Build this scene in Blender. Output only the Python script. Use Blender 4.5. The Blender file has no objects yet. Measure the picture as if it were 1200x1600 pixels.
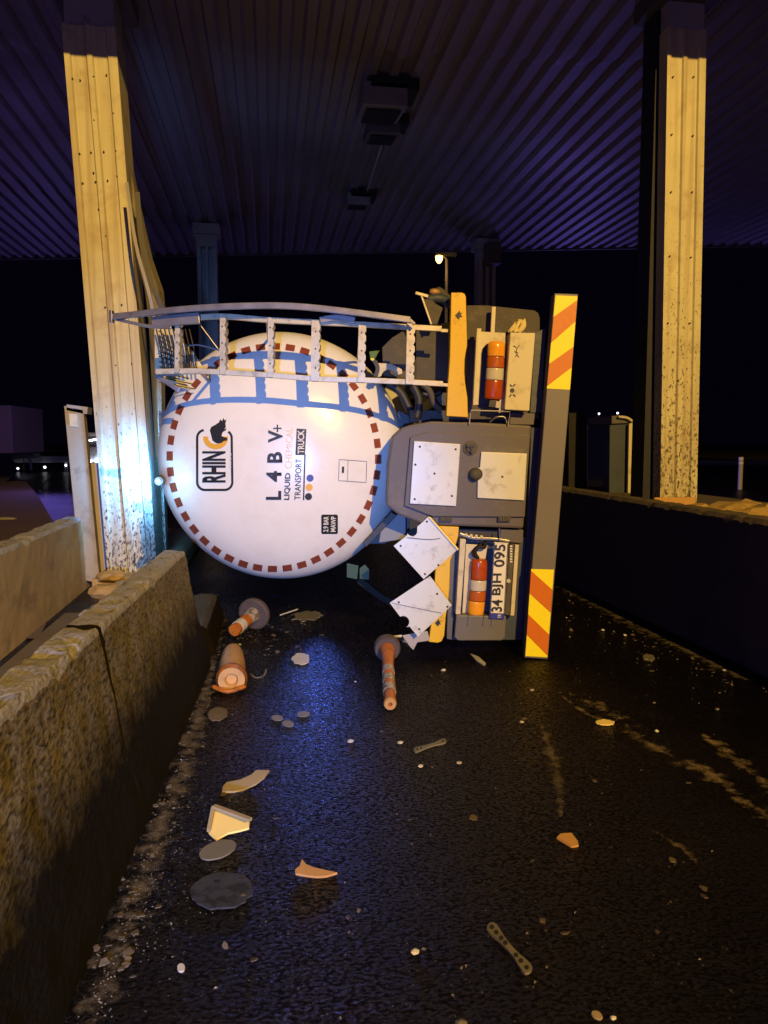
import bpy, bmesh, math, random
from mathutils import Vector, Matrix, noise as mnoise
random.seed(7)
R = math.radians
C = bpy.context.scene.collection
# ------------------------------------------------------------------ camera
CAM = Vector((0, 0, 1.5)); YAW = 8.5; PITCH = 5.24; F = 1200.0
cd = bpy.data.cameras.new('camera'); co = bpy.data.objects.new('camera', cd); C.objects.link(co)
co.location = CAM; co.rotation_euler = (R(90 - PITCH), 0, R(-YAW))
cd.sensor_fit = 'VERTICAL'; cd.sensor_height = 36; cd.lens = 27; cd.clip_end = 2000
bpy.context.scene.camera = co
# ------------------------------------------------------------------ world (night)
w = bpy.data.worlds.new('World'); bpy.context.scene.world = w; w.use_nodes = True
bg = w.node_tree.nodes['Background']; bg.inputs[0].default_value = (0.0007, 0.0005, 0.0024, 1); bg.inputs[1].default_value = 1.0
vs = bpy.context.scene.view_settings
vs.view_transform = 'Standard'; vs.look = 'None'; vs.exposure = 0; vs.gamma = 1

def lamp(name, kind, loc, power, col, size=0.1, target=None, cone=None, blend=0.5):
    l = bpy.data.lights.new(name, kind); l.energy = power; l.color = col
    l.shadow_soft_size = size
    o = bpy.data.objects.new(name, l); C.objects.link(o); o.location = loc
    if target is not None:
        o.rotation_euler = (Vector(target) - Vector(loc)).to_track_quat('-Z', 'Y').to_euler()
    if cone: l.spot_size = R(cone); l.spot_blend = blend
    return o
# sodium street light behind the photographer, to the right
lamp('sodium_light', 'SPOT', (5.0, -20, 11.6), 35000, (1.0, 0.60, 0.13), 0.10, (0.8, 7, 1.5), 84, 0.2)
# blue-white beam of the emergency vehicle behind the photographer
lamp('blue_beam', 'SPOT', (-0.75, -2.6, 1.05), 1950, (0.18, 0.38, 0.95), 0.06, (-0.40, 6, 0.80), 33, 0.85)
# far-left sodium light, far blue beacon, and violet fill lights added for the canopy
lamp('sodium_light_left', 'POINT', (-15, 13, 9.5), 5200, (1.0, 0.58, 0.25), 0.15)
lamp('blue_beacon_far', 'POINT', (-6.5, 24, 1.6), 120, (0.26, 0.17, 1.0), 1.2)
lamp('violet_fill_far_right', 'POINT', (9.5, 23, 1.6), 330, (0.25, 0.18, 1.0), 1.2)  # unseen fill added to brighten the canopy's right side
lamp('violet_fill_near', 'POINT', (-1.2, -3.5, 1.3), 250, (0.26, 0.17, 1.0), 0.8)  # unseen fill added for the violet tint of canopy and road

# ------------------------------------------------------------------ pixel helpers
cy, sy = math.cos(R(YAW)), math.sin(R(YAW)); cp, sp = math.cos(R(PITCH)), math.sin(R(PITCH))
FW = Vector((sy * cp, cy * cp, -sp)); RT = Vector((cy, -sy, 0)); UP = RT.cross(FW)
def ray(px, py): return FW * F + RT * (px - 600) + UP * (800 - py)
def P(px, py, Y):
    d = ray(px, py); return CAM + d * (Y / d.y)
def G(px, py, z=0.0):
    d = ray(px, py); return CAM + d * ((z - CAM.z) / d.z)

# ------------------------------------------------------------------ materials
def mat(name, col, rough=0.5, metal=0.0, var=0.15, scale=6.0, bump=0.0, bscale=60.0, dirt=None, spec=0.5, emit=None):
    m = bpy.data.materials.new(name); m.use_nodes = True
    nt = m.node_tree; N = nt.nodes; L = nt.links; b = N['Principled BSDF']
    b.inputs['Roughness'].default_value = rough; b.inputs['Metallic'].default_value = metal
    b.inputs['Specular IOR Level'].default_value = spec
    tc = N.new('ShaderNodeTexCoord')
    n = N.new('ShaderNodeTexNoise'); n.inputs['Scale'].default_value = scale; n.inputs['Detail'].default_value = 8
    L.new(tc.outputs['Object'], n.inputs['Vector'])
    mx = N.new('ShaderNodeMix'); mx.data_type = 'RGBA'
    mx.inputs[6].default_value = (*[c * (1 - var) for c in col], 1)
    mx.inputs[7].default_value = (*[min(1, c * (1 + var)) for c in col], 1)
    L.new(n.outputs['Fac'], mx.inputs[0]); last = mx.outputs[2]
    if dirt:
        dcol, lo, hi, dsc = dirt
        n2 = N.new('ShaderNodeTexNoise'); n2.inputs['Scale'].default_value = dsc; n2.inputs['Detail'].default_value = 12
        n2.inputs['Roughness'].default_value = 0.65
        L.new(tc.outputs['Object'], n2.inputs['Vector'])
        mr = N.new('ShaderNodeMapRange'); mr.inputs[1].default_value = lo; mr.inputs[2].default_value = hi
        L.new(n2.outputs['Fac'], mr.inputs[0])
        m2 = N.new('ShaderNodeMix'); m2.data_type = 'RGBA'
        L.new(mr.outputs[0], m2.inputs[0]); L.new(last, m2.inputs[6]); m2.inputs[7].default_value = (*dcol, 1)
        last = m2.outputs[2]
    L.new(last, b.inputs['Base Color'])
    mr2 = N.new('ShaderNodeMapRange'); mr2.inputs[3].default_value = max(0.02, rough - 0.08); mr2.inputs[4].default_value = min(1, rough + 0.12)
    L.new(n.outputs['Fac'], mr2.inputs[0]); L.new(mr2.outputs[0], b.inputs['Roughness'])
    if bump:
        n3 = N.new('ShaderNodeTexNoise'); n3.inputs['Scale'].default_value = bscale; n3.inputs['Detail'].default_value = 6
        L.new(tc.outputs['Object'], n3.inputs['Vector'])
        bp = N.new('ShaderNodeBump'); bp.inputs['Strength'].default_value = bump; bp.inputs['Distance'].default_value = 0.01
        L.new(n3.outputs['Fac'], bp.inputs['Height']); L.new(bp.outputs[0], b.inputs['Normal'])
    if emit:
        b.inputs['Emission Color'].default_value = (*emit[0], 1); b.inputs['Emission Strength'].default_value = emit[1]
    return m
M = {}
M['tank'] = mat('tank_paint', (.80, .80, .80), .26, 0, .02, 3, dirt=((.66, .64, .61), .5, 1.0, 5))
M['decal'] = mat('decal_charcoal', (.012, .012, .016), .5, 0, .2)
M['white'] = mat('decal_white', (.75, .75, .74), .45, 0, .05)
M['decaly'] = mat('decal_yellow', (.75, .40, .04), .45, 0, .05)
M['decalpale'] = mat('decal_pale_yellow', (.80, .60, .28), .45, 0, .05)
M['decalb'] = mat('decal_blue', (.05, .07, .35), .45, 0, .05)
M['refl'] = mat('marker_red', (.25, .06, .035), .35, 0, .3, 40)
M['alu'] = mat('ladder_metal', (.50, .46, .34), .38, .3, .12, 20, dirt=((.20, .16, .10), .50, .80, 16))
M['rail'] = mat('rail_metal', (.24, .23, .24), .32, .7, .15, 12, dirt=((.08, .06, .05), .62, .75, 9))
M['yellow'] = mat('fender_yellow', (.72, .46, .003), .42, 0, .05, 5, dirt=((.30, .17, .02), .58, .76, 12))
M['cream'] = mat('box_cream', (.60, .55, .40), .45, 0, .08, 4, dirt=((.26, .21, .13), .54, .80, 9))
M['grey'] = mat('cabinet_grey', (.095, .085, .10), .5, 0, .18, 3, bump=.15, bscale=150, dirt=((.17, .15, .12), .52, .75, 5))
M['plate'] = mat('plate_white', (.62, .64, .60), .35, .1, .08, 5, dirt=((.30, .27, .21), .54, .76, 11))
M['bar'] = mat('bumper_grey', (.145, .135, .165), .45, 0, .08, 4, dirt=((.10, .09, .08), .6, .8, 8))
M['sty'] = mat('sticker_yellow', (.90, .82, .01), .45, 0, .05, 60)
M['sto'] = mat('sticker_orange', (.60, .15, .003), .45, 0, .08, 60)
M['dark'] = mat('chassis_dark', (.022, .024, .032), .5, 0, .4, 5, bump=.2, bscale=30)
M['navy'] = mat('chassis_navy', (.035, .05, .085), .5, 0, .3, 5, bump=.2, bscale=30)
M['rubber'] = mat('rubber', (.012, .012, .012), .8, 0, .3, 8, bump=.3)
M['flap'] = mat('mud_flap', (.075, .068, .06), .7, 0, .3, 6, bump=.3, dirt=((.13, .11, .08), .5, .75, 10))
M['lred'] = mat('lens_red', (.40, .06, .012), .22, 0, .25, 30, dirt=((.25, .10, .04), .52, .75, 18))
M['lorange'] = mat('lens_orange', (.45, .11, .015), .22, 0, .2, 30, dirt=((.28, .12, .04), .55, .75, 18))
M['lamber'] = mat('lens_amber', (.80, .36, .03), .15, 0, .15, 30)
M['lwhite'] = mat('lens_white', (.55, .52, .48), .22, 0, .1, 30)
M['plateblue'] = mat('plate_blue', (.03, .04, .40), .4, 0, .05)
M['clad'] = mat('column_cladding', (.58, .54, .36), .42, .1, .14, 2.6, dirt=((.42, .33, .20), .52, .74, 3.5))
M['screw'] = mat('screw_dark', (.05, .04, .03), .6, .3, .1)
M['steel'] = mat('painted_steel', (.36, .35, .36), .6, .1, .2, 3, dirt=((.12, .09, .07), .58, .75, 6))
M['steeld'] = mat('dark_steel', (.10, .095, .10), .6, .1, .2, 3)
M['canopy'] = mat('canopy_sheet', (.24, .215, .255), .5, .2, .25, .7, dirt=((.14, .12, .15), .45, .75, .35))
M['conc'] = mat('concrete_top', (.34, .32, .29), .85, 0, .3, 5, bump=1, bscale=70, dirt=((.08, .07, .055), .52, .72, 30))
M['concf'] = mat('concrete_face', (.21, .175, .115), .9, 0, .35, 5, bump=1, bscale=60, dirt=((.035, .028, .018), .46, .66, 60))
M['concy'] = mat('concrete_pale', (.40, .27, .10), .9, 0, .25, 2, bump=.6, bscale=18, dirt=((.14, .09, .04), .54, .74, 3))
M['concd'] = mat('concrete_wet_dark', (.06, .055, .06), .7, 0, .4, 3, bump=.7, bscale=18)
M['orange'] = mat('post_orange', (.46, .14, .015), .45, 0, .2, 12, dirt=((.14, .06, .03), .52, .68, 14))
M['orangel'] = mat('post_orange_pale', (.52, .30, .10), .45, 0, .2, 12, dirt=((.30, .15, .06), .52, .68, 14))
M['band'] = mat('post_band', (.38, .35, .31), .4, 0, .2, 30, dirt=((.10, .06, .04), .45, .62, 26))
M['basegrey'] = mat('base_rubber', (.075, .058, .062), .75, 0, .3, 14, bump=.4)
M['debrisy'] = mat('debris_cream', (.95, .74, .26), .5, 0, .08, 10)
M['debris'] = mat('debris_beige', (.36, .29, .17), .6, 0, .2, 10)
M['debriso'] = mat('debris_orange', (.50, .28, .10), .6, 0, .15, 10)
M['discd'] = mat('disc_dark', (.035, .038, .052), .7, 0, .5, 9, bump=.6, bscale=20, dirt=((.012, .012, .014), .52, .60, 11))
M['disc'] = mat('disc_grey', (.17, .16, .125), .5, 0, .3, 12)
M['cap'] = mat('lid_white', (.52, .50, .42), .5, 0, .25, 30)
M['glass'] = mat('shards', (.26, .23, .18), .15, 0, .3, 50)
M['mud'] = mat('dry_mud', (.13, .10, .06), .9, 0, .4, 6, bump=.9, bscale=30)
M['green'] = mat('tag_green', (.02, .06, .018), .5, 0, .3, 30)
M['rag'] = mat('rag_cloth', (.70, .60, .28), .9, 0, .3, 30)
M['housing'] = mat('lamp_housing', (.22, .21, .23), .5, .2, .2, 8)
M['lampglass'] = mat('lamp_glass', (.05, .05, .06), .12, 0, .1)
M['box'] = mat('cargo_box', (.60, .48, .34), .6, 0, .2, .6)

# columns: sheet with dirty specks growing towards the foot
def clad_mat(name, zlo, zhi, amount):
    m = M['clad'].copy(); m.name = name; nt = m.node_tree; N = nt.nodes; L = nt.links; b = N['Principled BSDF']
    src = b.inputs['Base Color'].links[0].from_socket
    ge = N.new('ShaderNodeNewGeometry'); sx = N.new('ShaderNodeSeparateXYZ'); L.new(ge.outputs['Position'], sx.inputs[0])
    hr = N.new('ShaderNodeMapRange'); hr.inputs[1].default_value = zlo; hr.inputs[2].default_value = zhi
    hr.inputs[3].default_value = amount; hr.inputs[4].default_value = 0; L.new(sx.outputs[2], hr.inputs[0])
    mp = N.new('ShaderNodeMapping'); mp.inputs['Scale'].default_value = (1, 1, .55); L.new(ge.outputs['Position'], mp.inputs[0])
    n = N.new('ShaderNodeTexNoise'); n.inputs['Scale'].default_value = 44; n.inputs['Detail'].default_value = 6; n.inputs['Roughness'].default_value = .65
    L.new(mp.outputs[0], n.inputs['Vector'])
    ad = N.new('ShaderNodeMath'); ad.operation = 'ADD'; L.new(n.outputs['Fac'], ad.inputs[0]); L.new(hr.outputs[0], ad.inputs[1])
    th = N.new('ShaderNodeMapRange'); th.inputs[1].default_value = .69; th.inputs[2].default_value = .75; L.new(ad.outputs[0], th.inputs[0])
    mx = N.new('ShaderNodeMix'); mx.data_type = 'RGBA'; L.new(th.outputs[0], mx.inputs[0]); L.new(src, mx.inputs[6])
    mx.inputs[7].default_value = (.045, .038, .035, 1)
    # rust and grime streaks running down the ribs
    mp2 = N.new('ShaderNodeMapping'); mp2.inputs['Scale'].default_value = (14, 14, .45); L.new(ge.outputs['Position'], mp2.inputs[0])
    n2 = N.new('ShaderNodeTexNoise'); n2.inputs['Scale'].default_value = 1; n2.inputs['Detail'].default_value = 6; L.new(mp2.outputs[0], n2.inputs['Vector'])
    r2 = N.new('ShaderNodeMapRange'); r2.inputs[1].default_value = .46; r2.inputs[2].default_value = .70; r2.inputs[4].default_value = .75; L.new(n2.outputs['Fac'], r2.inputs[0])
    m3 = N.new('ShaderNodeMix'); m3.data_type = 'RGBA'; L.new(r2.outputs[0], m3.inputs[0]); L.new(mx.outputs[2], m3.inputs[6]); m3.inputs[7].default_value = (.36, .28, .18, 1)
    L.new(m3.outputs[2], b.inputs['Base Color'])
    return m
M['cladL'] = clad_mat('cladding_left', .3, 2.6, .20)
M['cladR'] = clad_mat('cladding_right', .8, 4.6, .20)

def asphalt():
    m = bpy.data.materials.new('wet_asphalt'); m.use_nodes = True
    nt = m.node_tree; N = nt.nodes; L = nt.links; b = N['Principled BSDF']; b.inputs['Specular IOR Level'].default_value = .22
    ge = N.new('ShaderNodeNewGeometry')
    def noise(s, d=6, r=.6):
        n = N.new('ShaderNodeTexNoise'); n.inputs['Scale'].default_value = s; n.inputs['Detail'].default_value = d; n.inputs['Roughness'].default_value = r
        L.new(ge.outputs['Position'], n.inputs['Vector']); return n
    big = noise(.9, 8); mid = noise(5, 10, .7); fine = noise(150, 4, .7); gr = noise(420, 2)
    ramp = N.new('ShaderNodeValToRGB'); e = ramp.color_ramp.elements
    e[0].position = .38; e[0].color = (.0022, .0016, .0018, 1); e[1].position = .68; e[1].color = (.0055, .0036, .0034, 1)
    L.new(big.outputs['Fac'], ramp.inputs[0])
    mr = N.new('ShaderNodeMapRange'); mr.inputs[1].default_value = .56; mr.inputs[2].default_value = .78; L.new(mid.outputs['Fac'], mr.inputs[0])
    mx = N.new('ShaderNodeMix'); mx.data_type = 'RGBA'; L.new(mr.outputs[0], mx.inputs[0]); L.new(ramp.outputs[0], mx.inputs[6]); mx.inputs[7].default_value = (.015, .0095, .0065, 1)
    # light aggregate grains
    mg = N.new('ShaderNodeMapRange'); mg.inputs[1].default_value = .64; mg.inputs[2].default_value = .72; L.new(fine.outputs['Fac'], mg.inputs[0])
    mx2 = N.new('ShaderNodeMix'); mx2.data_type = 'RGBA'; L.new(mg.outputs[0], mx2.inputs[0]); L.new(mx.outputs[2], mx2.inputs[6]); mx2.inputs[7].default_value = (.022, .015, .012, 1)
    L.new(mx2.outputs[2], b.inputs['Base Color'])
    rr = N.new('ShaderNodeMapRange'); rr.inputs[1].default_value = .35; rr.inputs[2].default_value = .65; rr.inputs[3].default_value = .10; rr.inputs[4].default_value = .26
    mpr = N.new('ShaderNodeMapping'); mpr.inputs['Scale'].default_value = (1, 1.7, 1); L.new(ge.outputs['Position'], mpr.inputs[0])
    nr = noise(55, 3, .6); L.new(mpr.outputs[0], nr.inputs['Vector'])
    rq = N.new('ShaderNodeMapRange'); rq.inputs[1].default_value = .42; rq.inputs[2].default_value = .56; rq.inputs[3].default_value = -.02; rq.inputs[4].default_value = .42; L.new(nr.outputs['Fac'], rq.inputs[0])
    ra = N.new('ShaderNodeMath'); ra.operation = 'ADD'; L.new(big.outputs['Fac'], rr.inputs[0]); L.new(rr.outputs[0], ra.inputs[0]); L.new(rq.outputs[0], ra.inputs[1]); L.new(ra.outputs[0], b.inputs['Roughness'])
    sq = N.new('ShaderNodeMapRange'); sq.inputs[1].default_value = .42; sq.inputs[2].default_value = .60; sq.inputs[3].default_value = .36; sq.inputs[4].default_value = .04; L.new(nr.outputs['Fac'], sq.inputs[0]); L.new(sq.outputs[0], b.inputs['Specular IOR Level'])
    b1 = N.new('ShaderNodeBump'); b1.inputs['Strength'].default_value = 1; b1.inputs['Distance'].default_value = .008; L.new(fine.outputs['Fac'], b1.inputs['Height'])
    b2 = N.new('ShaderNodeBump'); b2.inputs['Strength'].default_value = .28; b2.inputs['Distance'].default_value = .02
    n30 = noise(28, 5); L.new(n30.outputs['Fac'], b2.inputs['Height']); L.new(b1.outputs[0], b2.inputs['Normal'])
    L.new(b2.outputs[0], b.inputs['Normal'])
    return m
M['asphalt'] = asphalt()
def worn(name, col, lo, hi, sc):
    m = mat(name, col, .8, 0, .3, 8, bump=.6); nt = m.node_tree; N = nt.nodes; L = nt.links; b = N['Principled BSDF']
    tc = N.new('ShaderNodeTexCoord'); n = N.new('ShaderNodeTexNoise'); n.inputs['Scale'].default_value = sc; n.inputs['Detail'].default_value = 12; n.inputs['Roughness'].default_value = .72
    L.new(tc.outputs['Object'], n.inputs['Vector'])
    # fade out to the rim using the generated coordinate across the strip (uv)
    uv = N.new('ShaderNodeSeparateXYZ'); L.new(tc.outputs['UV'], uv.inputs[0])
    a = N.new('ShaderNodeMath'); a.operation = 'PINGPONG'; a.inputs[1].default_value = .5; L.new(uv.outputs[0], a.inputs[0])
    s = N.new('ShaderNodeMath'); s.operation = 'MULTIPLY_ADD'; s.inputs[1].default_value = .5; s.inputs[2].default_value = -.14; L.new(a.outputs[0], s.inputs[0])
    ad = N.new('ShaderNodeMath'); ad.operation = 'ADD'; L.new(n.outputs['Fac'], ad.inputs[0]); L.new(s.outputs[0], ad.inputs[1])
    mr = N.new('ShaderNodeMapRange'); mr.inputs[1].default_value = lo; mr.inputs[2].default_value = hi; L.new(ad.outputs[0], mr.inputs[0])
    L.new(mr.outputs[0], b.inputs['Alpha']); return m
M['scrape'] = worn('worn_scrape', (.17, .125, .07), .54, .70, 9)
M['dust'] = worn('dust_patch', (.15, .12, .08), .50, .74, 12)

# ------------------------------------------------------------------ mesh helpers
def link(name, bm, m, parent=None, smooth=False, bevel=0.0, mats=None):
    bmesh.ops.recalc_face_normals(bm, faces=bm.faces)
    if bevel:
        es = [e for e in bm.edges if len(e.link_faces) == 2 and e.calc_face_angle(0) > .5]
        bmesh.ops.bevel(bm, geom=es, offset=bevel, segments=2, affect='EDGES', profile=.6, clamp_overlap=True)
    me = bpy.data.meshes.new(name); bm.to_mesh(me); bm.free()
    for mm in (mats or [m]): me.materials.append(mm)
    if smooth:
        for p in me.polygons: p.use_smooth = True
    if smooth == 'auto':
        me.set_sharp_from_angle(angle=R(35))
    o = bpy.data.objects.new(name, me); C.objects.link(o)
    if parent: o.parent = parent
    return o
def tag(o, label=None, cat=None, group=None, kind=None):
    if label: o['label'] = label
    if cat: o['category'] = cat
    if group: o['group'] = group
    if kind: o['kind'] = kind
    return o
def empty(name, loc, rz=0.0):
    o = bpy.data.objects.new(name, None); C.objects.link(o); o.location = loc; o.rotation_euler = (0, 0, rz); o.empty_display_size = .2
    return o
def box(bm, c, s, rot=None):
    mt = Matrix.Translation(Vector(c)) @ (rot.to_4x4() if rot is not None else Matrix.Identity(4)) @ Matrix.Diagonal((*s, 1))
    bmesh.ops.create_cube(bm, size=1, matrix=mt)
def prism(bm, front, off):
    """front: list of 3D points, off: offset vector to the back"""
    off = Vector(off)
    a = [bm.verts.new(p) for p in front]; b = [bm.verts.new(Vector(p) + off) for p in front]
    f1 = bm.faces.new(a); f2 = bm.faces.new(b[::-1])
    n = len(a)
    for i in range(n): bm.faces.new((a[i], b[i], b[(i + 1) % n], a[(i + 1) % n]))
    f1.normal_update(); f2.normal_update(); bmesh.ops.triangulate(bm, faces=[f1, f2])
def tube(bm, pts, r, seg=10, rect=None, caps=True):
    pts = [Vector(p) for p in pts]; rings = []
    for i, p in enumerate(pts):
        d = (pts[min(i + 1, len(pts) - 1)] - pts[max(i - 1, 0)]).normalized()
        x = d.cross(Vector((0, 1, 0)) if abs(d.y) < .9 else Vector((1, 0, 0))).normalized(); y = d.cross(x).normalized()
        rr = r[i] if isinstance(r, (list, tuple)) else r
        if rect:
            ring = [p + x * a * rect[0] / 2 + y * b * rect[1] / 2 for a, b in ((-1, -1), (1, -1), (1, 1), (-1, 1))]
        else:
            ring = [p + (x * math.cos(2 * math.pi * k / seg) + y * math.sin(2 * math.pi * k / seg)) * rr for k in range(seg)]
        rings.append([bm.verts.new(q) for q in ring])
    n = len(rings[0])
    for a, b in zip(rings, rings[1:]):
        for k in range(n): bm.faces.new((a[k], a[(k + 1) % n], b[(k + 1) % n], b[k]))
    if caps: bm.faces.new(rings[0][::-1]); bm.faces.new(rings[-1])
def lathe(bm, prof, seg, origin, axis):
    """prof: (dist along axis, radius)"""
    axis = Vector(axis).normalized(); x = axis.orthogonal().normalized(); y = axis.cross(x); rings = []
    for (d, r) in prof:
        c = Vector(origin) + axis * d
        if r < 1e-5: rings.append([bm.verts.new(c)])
        else: rings.append([bm.verts.new(c + (x * math.cos(2 * math.pi * k / seg) + y * math.sin(2 * math.pi * k / seg)) * r) for k in range(seg)])
    for a, b in zip(rings, rings[1:]):
        for k in range(seg):
            k2 = (k + 1) % seg
            if len(a) == 1 and len(b) == 1: continue
            if len(a) == 1: bm.faces.new((a[0], b[k], b[k2]))
            elif len(b) == 1: bm.faces.new((a[k], a[k2], b[0]))
            else: bm.faces.new((a[k], a[k2], b[k2], b[k]))
def arc(cx, cy_, r, a0, a1, n=8):
    return [(cx + r * math.cos(R(a0 + (a1 - a0) * i / n)), cy_ + r * math.sin(R(a0 + (a1 - a0) * i / n))) for i in range(n + 1)]
def smoothpts(pts, n=6):
    out = []; q = [Vector(p) for p in pts]
    for i in range(len(q) - 1):
        p0 = q[max(i - 1, 0)]; p1 = q[i]; p2 = q[i + 1]; p3 = q[min(i + 2, len(q) - 1)]
        for k in range(n):
            t = k / n
            out.append(.5 * ((2 * p1) + (p2 - p0) * t + (2 * p0 - 5 * p1 + 4 * p2 - p3) * t * t + (3 * p1 - p0 - 3 * p2 + p3) * t ** 3))
    out.append(q[-1]); return out

# ================================================================== SETTING
bm = bmesh.new()
for a, b_, c_, d_ in [((-300, -60, 0), (300, -60, 0), (300, 400, 0), (-300, 400, 0))]:
    bm.faces.new([bm.verts.new(v) for v in (a, b_, c_, d_)])
tag(link('ground', bm, M['mud']), kind='structure')
bm = bmesh.new()
bm.faces.new([bm.verts.new(v) for v in ((-40, -20, .004), (40, -20, .004), (40, 120, .004), (-40, 120, .004))])
tag(link('road', bm, M['asphalt']), kind='structure')
def sheet(pts, z, m, name, **k):
    bm = bmesh.new(); bm.faces.new([bm.verts.new((p[0], p[1], z)) for p in pts]); return link(name, bm, m, **k)


def strip(name, pts, wd, z, m, label, cat):
    bm = bmesh.new(); uvl = bm.loops.layers.uv.new('UVMap'); pts = [Vector((p[0], p[1], z)) for p in smoothpts(pts, 5)]
    L_, R_ = [], []
    for i, p in enumerate(pts):
        d = (pts[min(i + 1, len(pts) - 1)] - pts[max(i - 1, 0)]).normalized(); n = Vector((-d.y, d.x, 0)) * wd / 2
        t = min(1, min(i, len(pts) - 1 - i) / 3 + .15)
        L_.append(bm.verts.new(p + n * t)); R_.append(bm.verts.new(p - n * t))
    for i in range(len(pts) - 1):
        f = bm.faces.new((L_[i], R_[i], R_[i + 1], L_[i + 1]))
        for lp, u in zip(f.loops, (0, 1, 1, 0)): lp[uvl].uv = (u, i / len(pts))
    me = bpy.data.meshes.new(name); bm.to_mesh(me); bm.free(); me.materials.append(m)
    o = bpy.data.objects.new(name, me); C.objects.link(o); tag(o, kind='structure'); return o
strip('worn_paint', [G(890, 1085), G(960, 1120), G(1020, 1170), G(1090, 1200), G(1150, 1245), G(1230, 1300), G(1330, 1380)], .26, .009, M['scrape'], '', '')
strip('worn_paint', [G(1100, 1150), G(1150, 1190), G(1230, 1260)], .22, .010, M['scrape'], '', '')
strip('worn_paint', [G(875, 1088), G(930, 1125), G(975, 1128)], .10, .011, M['scrape'], '', '')
strip('worn_paint', [G(1020, 1300), G(1060, 1325), G(1090, 1355)], .09, .009, M['scrape'], '', '')
strip('dust_band', [G(352, 960), G(318, 1090), G(285, 1200), G(240, 1330), G(185, 1480), G(120, 1640)], .24, .009, M['dust'], '', '')
strip('dust_band', [G(860, 905), G(960, 960), G(1080, 1020), G(1180, 1070)], .40, .010, M['dust'], '', '')
strip('dust_band', [G(845, 1130), G(868, 1200), G(875, 1280)], .12, .009, M['dust'], '', '')

tag(sheet([G(-420, 742), G(-100, 743), G(0, 744), G(40, 751), G(62, 779), G(92, 832), G(112, 900), G(60, 1000), G(-420, 1000)], .012, mat('side_road_surface', (.13, .085, .065), .9, 0, .25, .8, bump=.5), 'side_road'), kind='structure')
# ---------------- walls
M['endblack'] = mat('near_black_concrete', (.008, .006, .005), .9, 0, .4, 6, bump=.5, spec=.1)  # near-black colour for the wall end faces
def barrier(name, foot0, foot1, z, thick, batter, mface, mtop, label, cat, group=None, jag0=None, jag1=None, segs=26, rough=.012, side=1, jersey=False):
    """low concrete wall from foot0 to foot1 (road-side foot); thickness goes away from the road"""
    a = Vector((foot0[0], foot0[1], 0)); b = Vector((foot1[0], foot1[1], 0)); d = (b - a); L_ = d.length; d.normalize()
    n = Vector((-d.y, d.x, 0)) * side
    prof = [(0, 0), (batter * .35, z * .34), (batter * .7, z * .67), (batter, z - .03), (batter + .03, z), (thick * .4, z), (thick * .7, z), (thick - .03, z), (thick, z - .03), (thick, 0)]
    if jersey: prof = [(0, 0), (.005, .08), (.07, .32), (.148, .77), (.153, .79), (.162, .80), (.275, .80), (.284, .79), (.30, .76), (.42, 0)]
    fine = []
    for (o0, h0), (o1, h1) in zip(prof, prof[1:]):
        k = max(1, int(math.hypot(o1 - o0, h1 - h0) / .035))
        for q in range(k): fine.append((o0 + (o1 - o0) * q / k, h0 + (h1 - h0) * q / k))
    fine.append(prof[-1]); prof = fine; segs = max(6, int(L_ / .035)); K = len(prof)
    bm = bmesh.new(); rings = []
    for i in range(segs + 1):
        t = i / segs; ring = []
        for j, (o_, h) in enumerate(prof):
            s = t * L_
            if i == 0 and jag0: s += jag0 * (h / z) * (1 + .6 * mnoise.noise(Vector((o_ * 20, h * 14, 3))))
            if i == segs and jag1: s += jag1 * (h / z) * (1 + .6 * mnoise.noise(Vector((o_ * 20, h * 14, 9))))
            p = a + d * s + n * o_ + Vector((0, 0, h))
            if 0 < j < K - 1:
                dn = mnoise.noise(p * 9) * rough * .7 + mnoise.noise(p * 34) * rough * .5
                top_ = h > z - .035
                ch = max(0, mnoise.noise(p * 13 + Vector((5, 5, 5))) - .18) * .05 if top_ else 0
                p = p + n * dn * (0 if top_ else 1) + Vector((0, 0, (dn if top_ else 0) - ch))
            ring.append(bm.verts.new(p))
        rings.append(ring)
    for i in range(segs):
        for j in range(K - 1):
            f = bm.faces.new((rings[i][j], rings[i + 1][j], rings[i + 1][j + 1], rings[i][j + 1]))
            f.material_index = 1 if prof[j][1] > z - .05 and prof[j + 1][1] > z - .05 else 0
        bm.faces.new((rings[i][K - 1], rings[i + 1][K - 1], rings[i + 1][0], rings[i][0]))
    bm.faces.new(rings[0]).material_index = 2; bm.faces.new(rings[-1][::-1]).material_index = 2
    o = link(name, bm, None, mats=[mface, mtop, M['endblack']], smooth='auto'); tag(o, label, cat, group); return o
def stretch(m):
    nt = m.node_tree
    for l in [l for l in nt.links if l.from_node.type == 'TEX_COORD']:
        mp = nt.nodes.new('ShaderNodeMapping'); mp.inputs['Scale'].default_value = (1, .42, 1); so, ti = l.from_socket, l.to_socket
        nt.links.new(so, mp.inputs[0]); nt.links.new(mp.outputs[0], ti)
for k_ in ('concf', 'conc', 'concy'): stretch(M[k_])
M['concj'] = M['concf'].copy(); M['concj'].name = 'barrier_face'
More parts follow.
